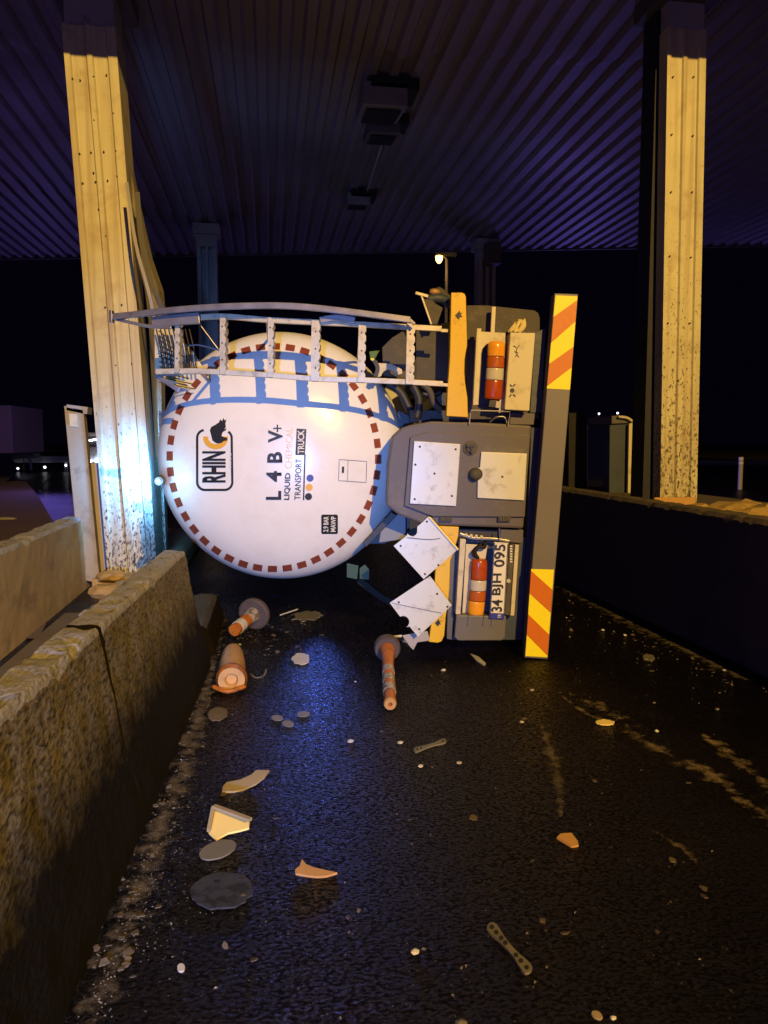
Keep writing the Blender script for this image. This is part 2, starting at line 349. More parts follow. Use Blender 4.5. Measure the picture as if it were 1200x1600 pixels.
def darken_foot(m):  # face colour darkens to near-black towards the foot, with a ragged upper edge
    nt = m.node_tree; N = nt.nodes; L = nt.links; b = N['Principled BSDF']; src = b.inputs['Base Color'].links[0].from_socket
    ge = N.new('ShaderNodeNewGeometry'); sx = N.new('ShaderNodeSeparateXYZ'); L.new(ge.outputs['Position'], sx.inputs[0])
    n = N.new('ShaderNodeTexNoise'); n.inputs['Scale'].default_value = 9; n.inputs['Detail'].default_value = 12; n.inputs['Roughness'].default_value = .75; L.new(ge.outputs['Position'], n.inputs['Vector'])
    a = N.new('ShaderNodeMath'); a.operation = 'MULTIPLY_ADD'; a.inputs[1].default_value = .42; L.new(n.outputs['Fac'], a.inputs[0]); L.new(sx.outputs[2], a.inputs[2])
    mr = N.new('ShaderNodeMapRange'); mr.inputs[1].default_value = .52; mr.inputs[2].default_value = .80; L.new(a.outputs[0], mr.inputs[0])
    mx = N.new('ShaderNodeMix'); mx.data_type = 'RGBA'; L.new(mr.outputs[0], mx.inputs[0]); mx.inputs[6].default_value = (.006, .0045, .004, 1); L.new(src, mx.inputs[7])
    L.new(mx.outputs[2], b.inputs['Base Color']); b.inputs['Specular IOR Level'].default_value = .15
darken_foot(M['concj'])
fA, fB = G(140, 1500), G(330, 1043); fd_ = (fB - fA).normalized()
g1 = fA - fd_ * 1.4; L3 = (fB - fA).length; gm = fA + fd_ * (L3 * .27); gm2 = fA + fd_ * (L3 * .27 + .002)
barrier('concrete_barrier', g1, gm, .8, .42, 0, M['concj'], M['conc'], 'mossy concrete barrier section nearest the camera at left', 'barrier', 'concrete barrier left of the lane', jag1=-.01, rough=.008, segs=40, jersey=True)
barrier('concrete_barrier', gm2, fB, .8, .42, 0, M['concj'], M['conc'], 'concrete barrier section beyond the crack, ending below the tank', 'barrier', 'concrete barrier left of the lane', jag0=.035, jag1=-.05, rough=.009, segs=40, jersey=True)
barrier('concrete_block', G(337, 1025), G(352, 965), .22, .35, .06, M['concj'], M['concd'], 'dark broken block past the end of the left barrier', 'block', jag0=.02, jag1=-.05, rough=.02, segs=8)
barrier('island_wall', (-1.82, 2.5, 0), (-1.86, 8.3, 0), .74, .22, .02, M['concy'], M['conc'], 'pale orange lit wall at the far side of the left island', 'wall', rough=.01)
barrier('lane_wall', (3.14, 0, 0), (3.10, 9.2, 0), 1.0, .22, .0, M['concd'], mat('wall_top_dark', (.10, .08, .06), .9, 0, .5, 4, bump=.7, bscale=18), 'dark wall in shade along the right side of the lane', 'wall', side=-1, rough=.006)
bm = bmesh.new(); box(bm, (4.35, 5.3, .42), (2.05, 9, .84)); tag(link('traffic_island', bm, M['mud'], bevel=.02), kind='structure')
bm = bmesh.new(); box(bm, (-1.36, 9.9, .085), (.72, 4.4, .17)); tag(link('traffic_island', bm, M['concy'], bevel=.02), kind='structure')
bm = bmesh.new(); box(bm, (-1.36, 3.7, .03), (.72, 6.0, .06)); tag(link('traffic_island', bm, M['mud']), kind='structure')

# ---------------- canopy
CZ = 6.0
bm = bmesh.new(); pitch_ = .28; x = -16.0; vs_ = []
LCY, RCY = 8.3, 7.5
def edge_y(px, py, Y):      # where the canopy's front edge must be for its shadow to end at that height on the column
    p = P(px, py, Y); sl_ = (11.6 - p.z) / (Y + 20); return (p.x, Y - (CZ - .05 - p.z) / sl_)
_a, _b = edge_y(145, 82, LCY - .25), edge_y(1067, 85, RCY - .08)
def yfront(x): return _a[1] + (x - _a[0]) * (_b[1] - _a[1]) / (_b[0] - _a[0])
_c, _d = G(20, 403, CZ), G(1000, 386, CZ)
def yfar(x): return _c.y + (x - _c.x) * (_d.y - _c.y) / (_d.x - _c.x)
def zz(y): return CZ
top = []
while x < 16:
    for dx, dz in ((0, 0), (.10, 0), (.135, .06), (.235, .06)):
        top.append((x + dx, dz))
    x += pitch_ - .01
cuts = [0, .33, .34, .67, .68, 1]
prev = None
for ci, t in enumerate(cuts):
    row = []
    for (xx, dz) in top:
        yy = yfront(xx) + (yfar(xx) - yfront(xx)) * t
        row.append(bm.verts.new((xx, yy, CZ + dz + (.016 if ci in (2, 3) else 0))))
    if prev:
        for k in range(len(row) - 1): bm.faces.new((prev[k], prev[k + 1], row[k + 1], row[k]))
    prev = row
can = empty('canopy', (1.5, 12, 0)); tag(can, 'dark toll canopy with ribbed metal ceiling above the truck', 'canopy')
def chw(name, bm, m, root, **k):   # child given world coordinates
    o = link(name, bm, m, **k); o.parent = root
    o.matrix_parent_inverse = (Matrix.Translation(root.location) @ Matrix.Rotation(root.rotation_euler.z, 4, 'Z')).inverted(); return o
chw('ceiling_sheet', bm, M['canopy'], can)
bm = bmesh.new(); prism(bm, [(-16, yfront(-16), CZ + .09), (16, yfront(16), CZ + .09), (16, yfar(16), CZ + .09), (-16, yfar(-16), CZ + .09)], (0, 0, .35)); chw('roof', bm, M['steeld'], can)
bm = bmesh.new(); prism(bm, [(-16, yfront(-16) - .08, CZ - .05), (16, yfront(16) - .08, CZ - .05), (16, yfront(16) - .005, CZ - .05), (-16, yfront(-16) - .005, CZ - .05)], (0, 0, .5)); chw('fascia', bm, M['steeld'], can)
bm = bmesh.new(); prism(bm, [(-16, yfar(-16) + .02, CZ - .03), (16, yfar(16) + .02, CZ - .03), (16, yfar(16) + .08, CZ - .03), (-16, yfar(-16) + .08, CZ - .03)], (0, 0, .45)); chw('fascia', bm, M['steeld'], can)

# ---------------- columns
def ribbed_column(name, foot, topx, ytop, wid, dep, z0, z1, m, label, ribs, group, zcap):
    root = empty(name, (foot[0], foot[1], z0)); tag(root, label, 'column', group)
    hx = wid / 2
    prof = []
    for (u0, u1, dd) in ribs: prof += [(u0, dd), (u1, dd)]
    outline = [(-hx + 2 * hx * u, -dep / 2 + dd) for u, dd in prof] + [(hx, dep / 2), (-hx, dep / 2)]
    bm = bmesh.new(); rings = []; n = 14
    for i in range(n + 1):
        t = i / n; z = z0 + (z1 - z0) * t
        cx = foot[0] + (topx - foot[0]) * t; cyy = foot[1] + (ytop - foot[1]) * t
        rings.append([bm.verts.new((cx + a, cyy + b, z)) for a, b in outline])
    k = len(outline)
    for a, b in zip(rings, rings[1:]):
        for j in range(k): bm.faces.new((a[j], a[(j + 1) % k], b[(j + 1) % k], b[j]))
    bm.faces.new(rings[-1])
    chw('cladding', bm, m, root)
    bm = bmesh.new(); box(bm, (topx, ytop + .02, (z1 + CZ) / 2), (wid * .93, max(dep * .9, .14), CZ - z1 + .02)); chw('post', bm, M['steel'], root)
    bm = bmesh.new(); box(bm, (topx, ytop + .1, CZ - .10), (wid * 1.5, .7, .2)); chw('capital', bm, M['steeld'], root, bevel=.01)
    return root
ribs = [(0, .10, .0), (.13, .40, .022), (.43, .52, .0), (.55, .80, .022), (.83, 1, .0)]
grp = 'canopy columns beside the lane'
pb_ = P(214, 885, LCY); pt_ = P(146, 30, LCY)
lc = ribbed_column('clad_column', (pb_.x, LCY), pt_.x, LCY, .49, .5, .1, P(146, 82, LCY - .25).z + .25, M['cladL'], 'leaning left column with dented sheet cladding and glaring blue light', ribs, grp, 0)
pb2 = P(1054, 785, RCY); pt2 = P(1068, 30, RCY)
rc = ribbed_column('clad_column', (pb2.x, RCY), pt2.x, RCY, .41, .16, .83, P(1068, 85, RCY - .08).z + .25, M['cladR'], 'straight yellow lit right column with black specks near its foot', ribs, grp, 0)
# screws
def screw(px, py, Y, root):
    bm = bmesh.new(); p = P(px, py, Y); lathe(bm, [(-.008, 0), (-.008, .005), (-.004, .008), (.03, .008)], 8, p, (0, 1, 0)); chw('screw', bm, M['screw'], root)
for px, py in ((113, 123), (125, 125), (146, 120), (166, 117), (147, 188), (177, 177), (124, 240), (142, 238), (162, 237), (181, 236), (146, 270), (183, 275), (129, 286), (149, 284), (168, 282), (154, 327), (165, 369), (202, 402), (181, 571), (206, 568), (164, 480), (190, 476)):
    screw(px, py, LCY - .246, lc)
for px, py in ((1052, 120), (1084, 120), (1050, 210), (1083, 212), (1049, 300), (1082, 300), (1047, 400), (1080, 402), (1044, 505), (1078, 505)):
    screw(px, py, RCY - .076, rc)
# side return of the right column, its shade put into the dark navy
bm = bmesh.new(); box(bm, (P(1032, 400, RCY + .3).x, RCY + .26, 3.4), (.42, .28, 5.15)); chw('web_plate', bm, mat('web_shade', (.008, .010, .022), .6), rc)
# yellow rust band at the foot of the right column
bm = bmesh.new(); q = P(1053, 778, RCY - .08); box(bm, (q.x, RCY - .09, .87), (.45, .02, .11)); chw('foot_plate', bm, M['debriso'], rc)
# far columns
def far_col(px, Y, label):
    x = P(px, 500, Y).x; root = empty('steel_column', (x, Y, 0)); tag(root, label, 'column', 'steel columns at the far edge of the canopy')
    bm = bmesh.new()
    box(bm, (x, Y, 2.9), (.06, .36, 5.8)); box(bm, (x - .16, Y, 2.9), (.08, .34, 5.8)); box(bm, (x + .16, Y, 2.9), (.08, .34, 5.8)); box(bm, (x, Y + .02, 2.9), (.30, .05, 5.8))
    chw('post', bm, M['steel'], root)
    bm = bmesh.new(); box(bm, (x, Y, 5.88), (.55, .5, .22)); box(bm, (x, Y - .05, 5.64), (.42, .42, .24)); chw('capital', bm, M['steel'], root, bevel=.02)
    return root
fc1 = far_col(326, 16.9, 'far steel column seen above the curved handrail at left')
fc2 = far_col(757, 17.2, 'far steel column behind the raised mud flap, with loudspeaker')
bm = bmesh.new(); q = P(768, 398, 16.9); box(bm, (q.x, 16.85, q.z), (.34, .3, .46)); sb = link('loudspeaker', bm, M['steeld'], bevel=.03); tag(sb, 'dark box loudspeaker fixed near the top of the far right column', 'loudspeaker')

# torn sheet on the left column
bm = bmesh.new()
edge = [(183, 190, 8.25, 14), (193, 260, 8.22, 16), (203, 330, 8.15, 20), (213, 400, 8.1, 26), (226, 450, 8.0, 30), (232, 500, 8.0, 28), (236, 580, 8.0, 22), (240, 660, 8.1, 18), (246, 760, 8.2, 14), (252, 880, 8.3, 12)]
rings = []
for (px, py, Y, wpx) in edge:
    row = []
    for k, f in enumerate((0, .35, .38, .7, .73, 1)):
        row.append(bm.verts.new(P(px + wpx * f, py + f * 6, Y + (.10 if k % 4 in (1, 2) else 0) + .25 * f)))
    rings.append(row)
for a, b in zip(rings, rings[1:]):
    for k in range(5): bm.faces.new((a[k], a[k + 1], b[k + 1], b[k]))
bmesh.ops.solidify(bm, geom=bm.faces[:], thickness=.006)
ts = link('metal_sheet', bm, M['cladL']); tag(ts, 'torn cladding sheet peeling off the right side of the left column', 'metal sheet')
bm = bmesh.new(); tube(bm, smoothpts([P(198, 285, 7.65), P(212, 380, 7.5), P(232, 455, 7.4), P(246, 520, 7.5)], 5), 0, rect=(.03, .008)); tt = link('metal_strip', bm, M['steel']); tag(tt, 'thin bent edge strip curling away beside the torn sheet', 'metal strip')
bm = bmesh.new(); tube(bm, smoothpts([P(214, 300, 7.9), P(222, 380, 7.85), P(240, 450, 7.8), P(262, 500, 7.9)], 5), 0, rect=(.05, .008)); tt = link('metal_strip', bm, M['steeld']); tag(tt, 'dark outer strip of torn metal above the handrail end', 'metal strip')

# ---------------- blue light at the gap between column and tank
bm = bmesh.new(); lpos = P(247.5, 752, 5.62)
lathe(bm, [(0, 0), (0, .03), (.03, .036), (.09, .036), (.10, 0)], 16, lpos + Vector((0, .02, 0)), (0, 1, 0))
wl = link('warning_lamp', bm, M['steeld'], smooth='auto'); tag(wl, 'tiny blue lamp glaring at the left edge of the tank beside the leaning column', 'lamp')
bm = bmesh.new(); bmesh.ops.create_uvsphere(bm, u_segments=14, v_segments=8, radius=.010, matrix=Matrix.Translation(lpos))
ln = link('lens', bm, mat('lamp_glow', (.5, .8, 1), .3, emit=((.35, .7, 1), 30)), smooth=True); ln.parent = wl
bm = bmesh.new(); tube(bm, [lpos + Vector((0, .06, 0)), lpos + Vector((.0, .2, 0)), lpos + Vector((.10, .3, .02))], .012); ln2 = link('bracket', bm, M['steeld']); ln2.parent = wl
lamp('warning_lamp_light', 'POINT', lpos + Vector((-.03, -.06, -.02)), 3.5, (.22, .62, 1.0), .03)
lamp('column_glare_spot', 'SPOT', P(234, 740, 7.86), 150, (.10, .36, 1.0), .03, P(232, 740, 8.2), 165, 0.5)  # spot added close to the column to make its blue glare

# ---------------- ceiling lamps
def ceil_lamp(px, py, Y, s, label, hm='housing'):
    z = CZ; x = P(px, py, Y).x
    root = empty('ceiling_lamp', (x, Y, z)); tag(root, label, 'ceiling lamp', 'unlit floodlights under the canopy')
    bm = bmesh.new(); box(bm, (x + .12 * s, Y - .1 * s, z - .06), (.62 * s, .5 * s, .14)); chw('mounting_plate', bm, M['rubber'], root, bevel=.01)
    bm = bmesh.new(); prism(bm, [(x - .28 * s, Y - .35 * s, z - .06), (x - .28 * s, Y - .35 * s, z - .34 * s), (x - .28 * s, Y + .5 * s, z - .22 * s), (x - .28 * s, Y + .5 * s, z - .06)], (.56 * s, 0, 0)); chw('housing', bm, M[hm], root, bevel=.012)
    bm = bmesh.new(); prism(bm, [(x - .22 * s, Y - .2 * s, z - .335 * s), (x - .22 * s, Y - .2 * s, z - .35 * s), (x - .22 * s, Y + .42 * s, z - .26 * s), (x - .22 * s, Y + .42 * s, z - .245 * s)], (.44 * s, 0, 0)); chw('glass', bm, M['lampglass'], root)
    return root
ceil_lamp(596, 170, 10.2, 1.0, 'nearest unlit floodlight box hanging under the canopy')
ceil_lamp(597, 215, 11.15, .8, 'unlit floodlight directly behind the nearest one on the ceiling', 'steeld')
ceil_lamp(558, 320, 14.4, .75, 'small far floodlight near the far edge of the ceiling')
bm = bmesh.new(); tube(bm, [(1.75, 11.6, CZ - .01), (1.82, 14.6, CZ - .01)], .02); tt = link('conduit', bm, M['steel']); tag(tt, 'thin pale conduit running along the ribbed ceiling', 'conduit')

# ================================================================== TRUCK
TY = 8.0; ct, st = math.cos(R(TY)), math.sin(R(TY))
TO = Vector((.9, 5.209, 0)); WV = Vector((st, ct, 0)); UV = Vector((ct, -st, 0))
truck = empty('tanker_truck', TO, R(-TY)); tag(truck, 'white liquid chemical tanker truck lying overturned on its side in the toll lane', 'tanker truck')
def TL(px, py, w=0.0):
    d = ray(px, py); t = ((TO + WV * w) - CAM).dot(WV) / d.dot(WV); p = CAM + d * t - TO
    return Vector((p.dot(UV), p.dot(WV), p.z))
def part(name, bm, m, parent=None, **k): return link(name, bm, m, parent=parent or truck, **k)
def pprism(name, pts, w, th, m, parent=None, bevel=.004, **k):
    bm = bmesh.new(); prism(bm, [TL(px, py, w) for px, py in pts], (0, th, 0)); 
    bmesh.ops.recalc_face_normals(bm, faces=bm.faces)
    # merge the triangulated caps back so that bevels only meet real edges
    bmesh.ops.dissolve_limit(bm, angle_limit=R(1), verts=bm.verts[:], edges=bm.edges[:])
    return link(name, bm, m, parent=parent or truck, bevel=bevel, **k)
# --- tank
WR = .50; c0 = TL(440, 714, WR); UC, VC = c0.x, c0.z; TR = .922; DA = .40
def dome_w(u, v):
    r = min(.999, math.hypot(u - UC, v - VC) / TR); return WR - DA * (1 - r ** 2.4) ** .55
def onDome(px, py, off=.004):
    w = .2
    for _ in range(12):
        p = TL(px, py, w); w = dome_w(p.x, p.z)
    p = TL(px, py, w - off); return p
bm = bmesh.new(); prof = []
for i in range(40):
    r = (i / 40) ** .75; 
    prof.append((WR - DA * (1 - r ** 2.4) ** .55, r * TR))
for r in (.992, .9965, .999): prof.append((WR - DA * (1 - r ** 2.4) ** .55, r * TR))
prof += [(WR + .0, TR), (WR + .06, TR), (WR + .065, TR + .006), (WR + .09, TR + .006), (WR + .095, TR), (3.0, TR), (6.4, TR), (8.6, TR), (8.75, TR * .9), (8.9, TR * .6), (8.95, 0)]
lathe(bm, prof, 128, (UC, 0, VC), (0, 1, 0))
tank = part('tank', bm, M['tank'], smooth='auto')
# reflective markers
n = 44
for i in range(n):
    a = 2 * math.pi * (i + .1) / n
    # equal steps along the ellipse
    cx_, cy2 = 428 + 163 * math.cos(a), 715 + 174 * math.sin(a)
    tx, ty = -163 * math.sin(a), 174 * math.cos(a); l = math.hypot(tx, ty); tx /= l; ty /= l
    nx, ny = ty, -tx
    bm = bmesh.new(); fr, bk = [], []
    for sx, sy_ in ((-1, -1), (0, -1), (1, -1), (1, 1), (0, 1), (-1, 1)):
        X_, Y_ = cx_ + tx * sx * 7.2 + nx * sy_ * 4.9, cy2 + ty * sx * 7.2 + ny * sy_ * 4.9
        fr.append(onDome(X_, Y_, .005)); bk.append(onDome(X_, Y_, -.004))
    a_ = [bm.verts.new(p) for p in fr]; b_ = [bm.verts.new(p) for p in bk]
    bm.faces.new(a_); bm.faces.new(b_[::-1])
    for k in range(6): bm.faces.new((a_[k], b_[k], b_[(k + 1) % 6], a_[(k + 1) % 6]))
    part('reflective_marker', bm, M['refl'], tank)
# decals
def flat(surf):
    def f(px, py, off=.003): return TL(px, py, surf - off)
    return f
def decal(name, pts, m, parent, f=onDome, off=.004, th=.002):
    bm = bmesh.new(); a_ = [bm.verts.new(f(px, py, off)) for px, py in pts]; fc = bm.faces.new(a_); fc.normal_update()
    bmesh.ops.triangulate(bm, faces=[fc]); bmesh.ops.recalc_face_normals(bm, faces=bm.faces)
    return link(name, bm, m, parent=parent)
def text(s, x0, y0, x1, y1, m, parent, f=onDome, off=.006, bold=.02, skew=0.0, name='lettering', slant=0.0):
    cu = bpy.data.curves.new('t', 'FONT'); cu.body = s; cu.size = 1; cu.offset = bold; cu.resolution_u = 3
    to = bpy.data.objects.new('t', cu); C.objects.link(to)
    bpy.context.view_layer.update(); dg = bpy.context.evaluated_depsgraph_get()
    me = bpy.data.meshes.new_from_object(to.evaluated_get(dg)); bpy.data.objects.remove(to)
    bm = bmesh.new(); bm.from_mesh(me); bpy.data.meshes.remove(me)
    bmesh.ops.subdivide_edges(bm, edges=[e for e in bm.edges if e.calc_length() > .3], cuts=1)
    xs = [v.co.x for v in bm.verts]; ys = [v.co.y for v in bm.verts]; ax, bx_, ay, by = min(xs), max(xs), min(ys), max(ys)
    for v in bm.verts:
        tx = (v.co.x - ax) / (bx_ - ax); ty = (v.co.y - ay) / (by - ay)
        px = x1 - ty * (x1 - x0) + tx * skew; py = y1 - tx * (y1 - y0)
        v.co = f(px, py, off)
    return link(name, bm, m, parent=parent)
def strokepath(pts, wd):
    """closed/open polyline stroke in px -> outline quads"""
    quads = []
    for i in range(len(pts) - 1):
        (x0, y0), (x1, y1) = pts[i], pts[i + 1]; l = math.hypot(x1 - x0, y1 - y0) or 1; nx, ny = -(y1 - y0) / l * wd / 2, (x1 - x0) / l * wd / 2
        ex, ey = (x1 - x0) / l * wd * .12, (y1 - y0) / l * wd * .12
        quads.append([(x0 + nx - ex, y0 + ny - ey), (x1 + nx + ex, y1 + ny + ey), (x1 - nx + ex, y1 - ny + ey), (x0 - nx - ex, y0 - ny - ey)])
    return quads
def stroke(name, pts, wd, m, parent, f=onDome, off=.004):
    bm = bmesh.new()
    pl = [Vector(p) for p in pts]; A, B = [], []
    closed = (pl[0] - pl[-1]).length < .01
    for i, p in enumerate(pl):
        a = pl[i - 1] if i else (pl[-2] if closed else p); b = pl[i + 1] if i < len(pl) - 1 else (pl[1] if closed else p)
        d = (b - a).normalized(); nn = Vector((-d.y, d.x)) * wd / 2
        A.append(bm.verts.new(f(p.x + nn.x, p.y + nn.y, off))); B.append(bm.verts.new(f(p.x - nn.x, p.y - nn.y, off)))
    for i in range(len(pl) - 1): bm.faces.new((A[i], B[i], B[i + 1], A[i + 1]))
    return link(name, bm, m, parent=parent)
def rrect(x0, y0, x1, y1, r, n=6):
    return arc(x1 - r, y0 + r, r, -90, 0, n) + arc(x1 - r, y1 - r, r, 0, 90, n) + arc(x0 + r, y1 - r, r, 90, 180, n) + arc(x0 + r, y0 + r, r, 180, 270, n)
def dens(p, n=4):
    o = []
    for a, b in zip(p, p[1:]):
        for k in range(n): o.append((a[0] + (b[0] - a[0]) * k / n, a[1] + (b[1] - a[1]) * k / n))
    return o + [p[-1]]
# logo frame, open where the animal stands
fr = arc(351, 684, 11, -60, 0, 6) + arc(351, 753.5, 12, 0, 90, 6) + arc(320, 753.5, 12, 90, 180, 6) + arc(320, 684, 12, 180, 262, 6)
stroke('logo_frame', dens(fr, 3), 3.6, M['decal'], tank)
text('RHIN', 316, 705, 352.5, 754, M['decal'], tank, bold=.035)
stroke('logo_arc', [(x_ * 1.0, 684 + (y_ - 684) * .9) for x_, y_ in arc(337, 684, 15.5, -8, 188, 20)], 8, M['decaly'], tank)
rh = [(332, 688), (330, 680), (328, 672), (330, 667), (336, 664), (342, 660), (344, 655), (347, 658), (349, 653), (351, 657), (354, 655), (352, 662), (353, 667), (350, 671), (354, 669), (353, 672), (348, 675), (346, 681), (350, 683), (355, 684), (355, 688), (350, 689), (346, 692), (340, 693), (336, 691)]
decal('logo_animal', rh, M['decal'], tank, off=.007)
text('T  A  N  K', 358.6, 708, 361.6, 732, M['white'], tank, bold=.03, off=.008)
for s, x0, y0_, x1, y1_ in (('L', 415.5, 767, 439.5, 781), ('4', 416, 736, 440, 753), ('B', 417.5, 706, 441, 723), ('V', 419, 672, 442, 691.5), ('+', 427, 663.5, 440, 675)):
    text(s, x0, y0_, x1, y1_, M['decal'], tank, bold=.03 if s != '+' else .0)
text('LIQUID', 443.5, 739, 453.5, 781, M['decal'], tank, bold=.022, skew=2)
text('CHEMICAL', 445.5, 668, 456, 732, M['decalpale'], tank, bold=-.004, skew=2)
text('TRANSPORT', 460, 717, 469.5, 781, M['decal'], tank, bold=.005, skew=2)
decal('lettering_panel', [(463.5, 669.5), (478.8, 670.5), (476.6, 711), (461.5, 711)], M['decal'], tank)
text('TRUCK', 465, 672, 475.5, 709, M['white'], tank, bold=.02, off=.009)
stroke('underline', [(476.6, 710), (475.5, 740), (474.3, 781.5)], 2.2, M['decal'], tank)
for (x_, y_), mm in zip(((482, 776), (483, 761.5), (484.5, 747)), ('decal', 'decaly', 'decalb')):
    decal('logo_dot', arc(x_, y_, 5.6, 0, 360, 18)[:-1], M[mm], tank)
decal('pressure_sticker', rrect(502, 804, 528, 834.5, 2.5, 3), M['decal'], tank)
text('2.9 BAR', 505, 807, 513, 831, M['white'], tank, bold=.02, off=.009, skew=.6)
text('MAWP', 516.5, 807, 524.5, 831, M['white'], tank, bold=.02, off=.009, skew=.6)
stroke('data_sticker', dens([(530, 718), (573, 721), (572, 754), (529, 751), (530, 718)], 5), 1.0, M['bar'], tank)
stroke('data_sticker', dens([(544, 719), (543, 751)], 4), .7, M['bar'], tank, off=.006)
decal('data_sticker', [(534.5, 729), (538, 729), (537.5, 739), (534, 739)], M['decal'], tank, off=.006)

# --- ladder
lad = empty('ladder', (0, 0, 0)); lad.parent = truck
LW = -.22
def tbar(name, pts, w, wd, th, m, parent, sm=True):
    bm = bmesh.new(); q = [TL(a, b, w if len(c) == 0 else c[0]) for a, b, *c in pts]
    q = smoothpts(q, 5) if sm else q
    tube(bm, q, 0, rect=(wd, th)); return link(name, bm, m, parent=parent, bevel=.003)
tbar('rail', [(300, 497), (350, 494.5), (418, 500), (500, 504), (565, 507), (632, 511), (690, 514)], LW, .035, .03, M['alu'], lad)
tbar('rail', [(244, 581), (312, 580), (418, 586), (493, 592), (565, 594), (635, 597), (692, 600)], LW, .035, .03, M['alu'], lad)
tbar('rail_foot', [(688, 516.5), (700, 517)], LW, .022, .02, M['alu'], lad, False)
tbar('rail_foot', [(688, 601), (700, 602)], LW, .022, .02, M['alu'], lad, False)
def rung(x0, x1, y0_, y1_, lean):
    pts = [(x0, y0_)] + [(x1 - 1, y0_ + 1)]
    nn = 6; h = (y1_ - y0_ - 4) / nn
    for k in range(nn):
        a = y0_ + 3 + k * h; pts += [(x1 - 1.6 - lean * (a - y0_), a), (x1 + .7 - lean * (a - y0_), a + h * .25), (x1 + .7 - lean * (a - y0_), a + h * .7)]
    pts += [(x1 - 1 - lean * (y1_ - y0_), y1_), (x0 - lean * (y1_ - y0_), y1_)]
    pprism('rung', pts, LW - .035, .09, M['alu'], lad, bevel=.0)
for a in ((273.5, 280.5, 492, 582, .01), (343.5, 352, 490, 585, 0), (418.5, 427, 496, 589, .005), (487, 500, 500, 595, .02), (560.5, 571.5, 503, 597, .02), (636, 648, 505, 600, .02)): rung(*a)
# rung slots (dark perforations)
for (cx_, ys) in ((276.5, (505, 535, 560)), (347, (510, 536, 562)), (422, (512, 540, 568)), (493, (518, 545, 575)), (565, (520, 548, 580)), (641, (522, 548, 582))):
    bm = bmesh.new()
    for y_ in ys:
        p = TL(cx_, y_, LW - .0355); lathe(bm, [(0, 0), (0, .006), (.004, .006)], 8, p, (0, 1, 0))
    part('perforations', bm, M['screw'], lad)
# braces from ladder to tank
for a, b in (((312, 580), (330, 600)), ((565, 507), (560, 560)), ((418, 500), (420, 530))):
    bm = bmesh.new(); tube(bm, [TL(*a, LW), TL(*b, .35)], .012); part('brace', bm, M['rail'], lad)
# --- handrail hoop
hr = tbar('handrail', [(176, 495), (215, 491), (257, 486), (333, 480), (418, 477.5), (480, 480), (560, 489), (641, 500)], LW - .12, .038, .03, M['rail'], truck)
tbar('end_cap', [(172, 495), (177, 495)], LW - .12, .075, .05, M['rail'], hr, False)
tbar('lower_rail', [(176, 497), (200, 503), (235, 510), (268, 512)], LW - .1, .02, .02, M['rail'], hr)
tbar('lower_rail', [(238, 505), (262, 501), (312, 497)], LW - .06, .07, .03, M['rail'], hr)
tbar('wide_bracket', [(500, 501, LW - .03), (525, 497, LW - .03), (555, 501, LW - .03)], LW, .04, .05, M['rail'], hr)
tbar('stay', [(310, 504), (342, 547)], LW + .05, .006, .006, M['rail'], hr, False)
tbar('stay', [(288, 502), (312, 504)], LW + .05, .008, .008, M['rail'], hr, False)
tbar('stay', [(292, 541), (310, 539), (342, 547)], .15, .012, .012, M['rail'], hr)
tbar('stay', [(640, 500), (648, 507)], LW - .1, .02, .02, M['rail'], hr, False)
# --- walkway on top of tank (faces left)
wk = pprism('walkway_panel', [(241, 511), (268, 513), (300, 548), (318, 575), (312, 600), (290, 608), (262, 600), (242, 583)], .30, .02, M['cream'], truck)
for k in range(9):
    x_ = 244 + k * 6.5; tbar('grating_bar', [(x_, 514), (x_ + 7, 545), (x_ + 12, 585)], .22, .007, .02, M['screw'], wk, False)
for k in range(11):
    y_ = 517 + k * 8; tbar('grating_bar', [(248, y_), (262 + k * 4.2, y_ + 11)], .20, .007, .012, M['screw'], wk, False)
tbar('strut', [(243, 586), (262, 598), (280, 610)], LW + .05, .03, .03, M['rail'], truck, False)
tbar('strut', [(243, 586), (280, 584)], LW + .05, .02, .02, M['rail'], truck, False)
# walkway running forward along the top of the tank
bm = bmesh.new(); 
box(bm, (UC - TR - .02, 4.5, VC + .1), (.05, 7.6, .5)); walk = part('walkway', bm, M['rail'])
# manholes on the tank top
for w_ in (2.2, 4.5, 6.8):
    bm = bmesh.new(); lathe(bm, [(0, .25), (.12, .25), (.12, .28), (.16, .28), (.18, 0)], 24, (UC - TR + .02, w_, VC), (-1, 0, 0)); part('manhole', bm, M['rail'])

# --- yellow fender strips
up = [(705, 457), (722, 457), (726, 459), (728, 464), (728.5, 490), (729, 512), (730, 540), (727.5, 552), (726, 562), (725.5, 582), (727, 600), (730.5, 622), (731, 652), (697.5, 650), (700, 600), (703, 558), (704, 500)]
ys1 = pprism('fender_strip', up, -.16, .09, M['yellow'])
lo = [(684, 822), (717, 823.5), (716, 838), (709, 862), (703.5, 877), (702, 920), (700, 942), (696.5, 963), (694, 994), (690, 1002), (684, 1004.5), (670, 1003), (674, 974), (680, 900)]
ys2 = pprism('fender_strip', lo, -.10, .09, M['yellow'])
def emblem(x_, y_, s, f, par):
    decal('emblem', [(x_ - .5 * s, y_ + .6 * s), (x_ - s * .9, y_), (x_ - s * .3, y_ - .5 * s), (x_ + .2 * s, y_ - 1.1 * s), (x_ + .35 * s, y_ - .4 * s), (x_ + .9 * s, y_ - .7 * s), (x_ + .5 * s, y_), (x_ + .9 * s, y_ + .5 * s), (x_ + .3 * s, y_ + .5 * s), (x_, y_ + 1.1 * s)], M['decal'], par, f=f)
emblem(717, 492, 6.5, flat(-.16), ys1); emblem(684.5, 973, 5.5, flat(-.10), ys2)
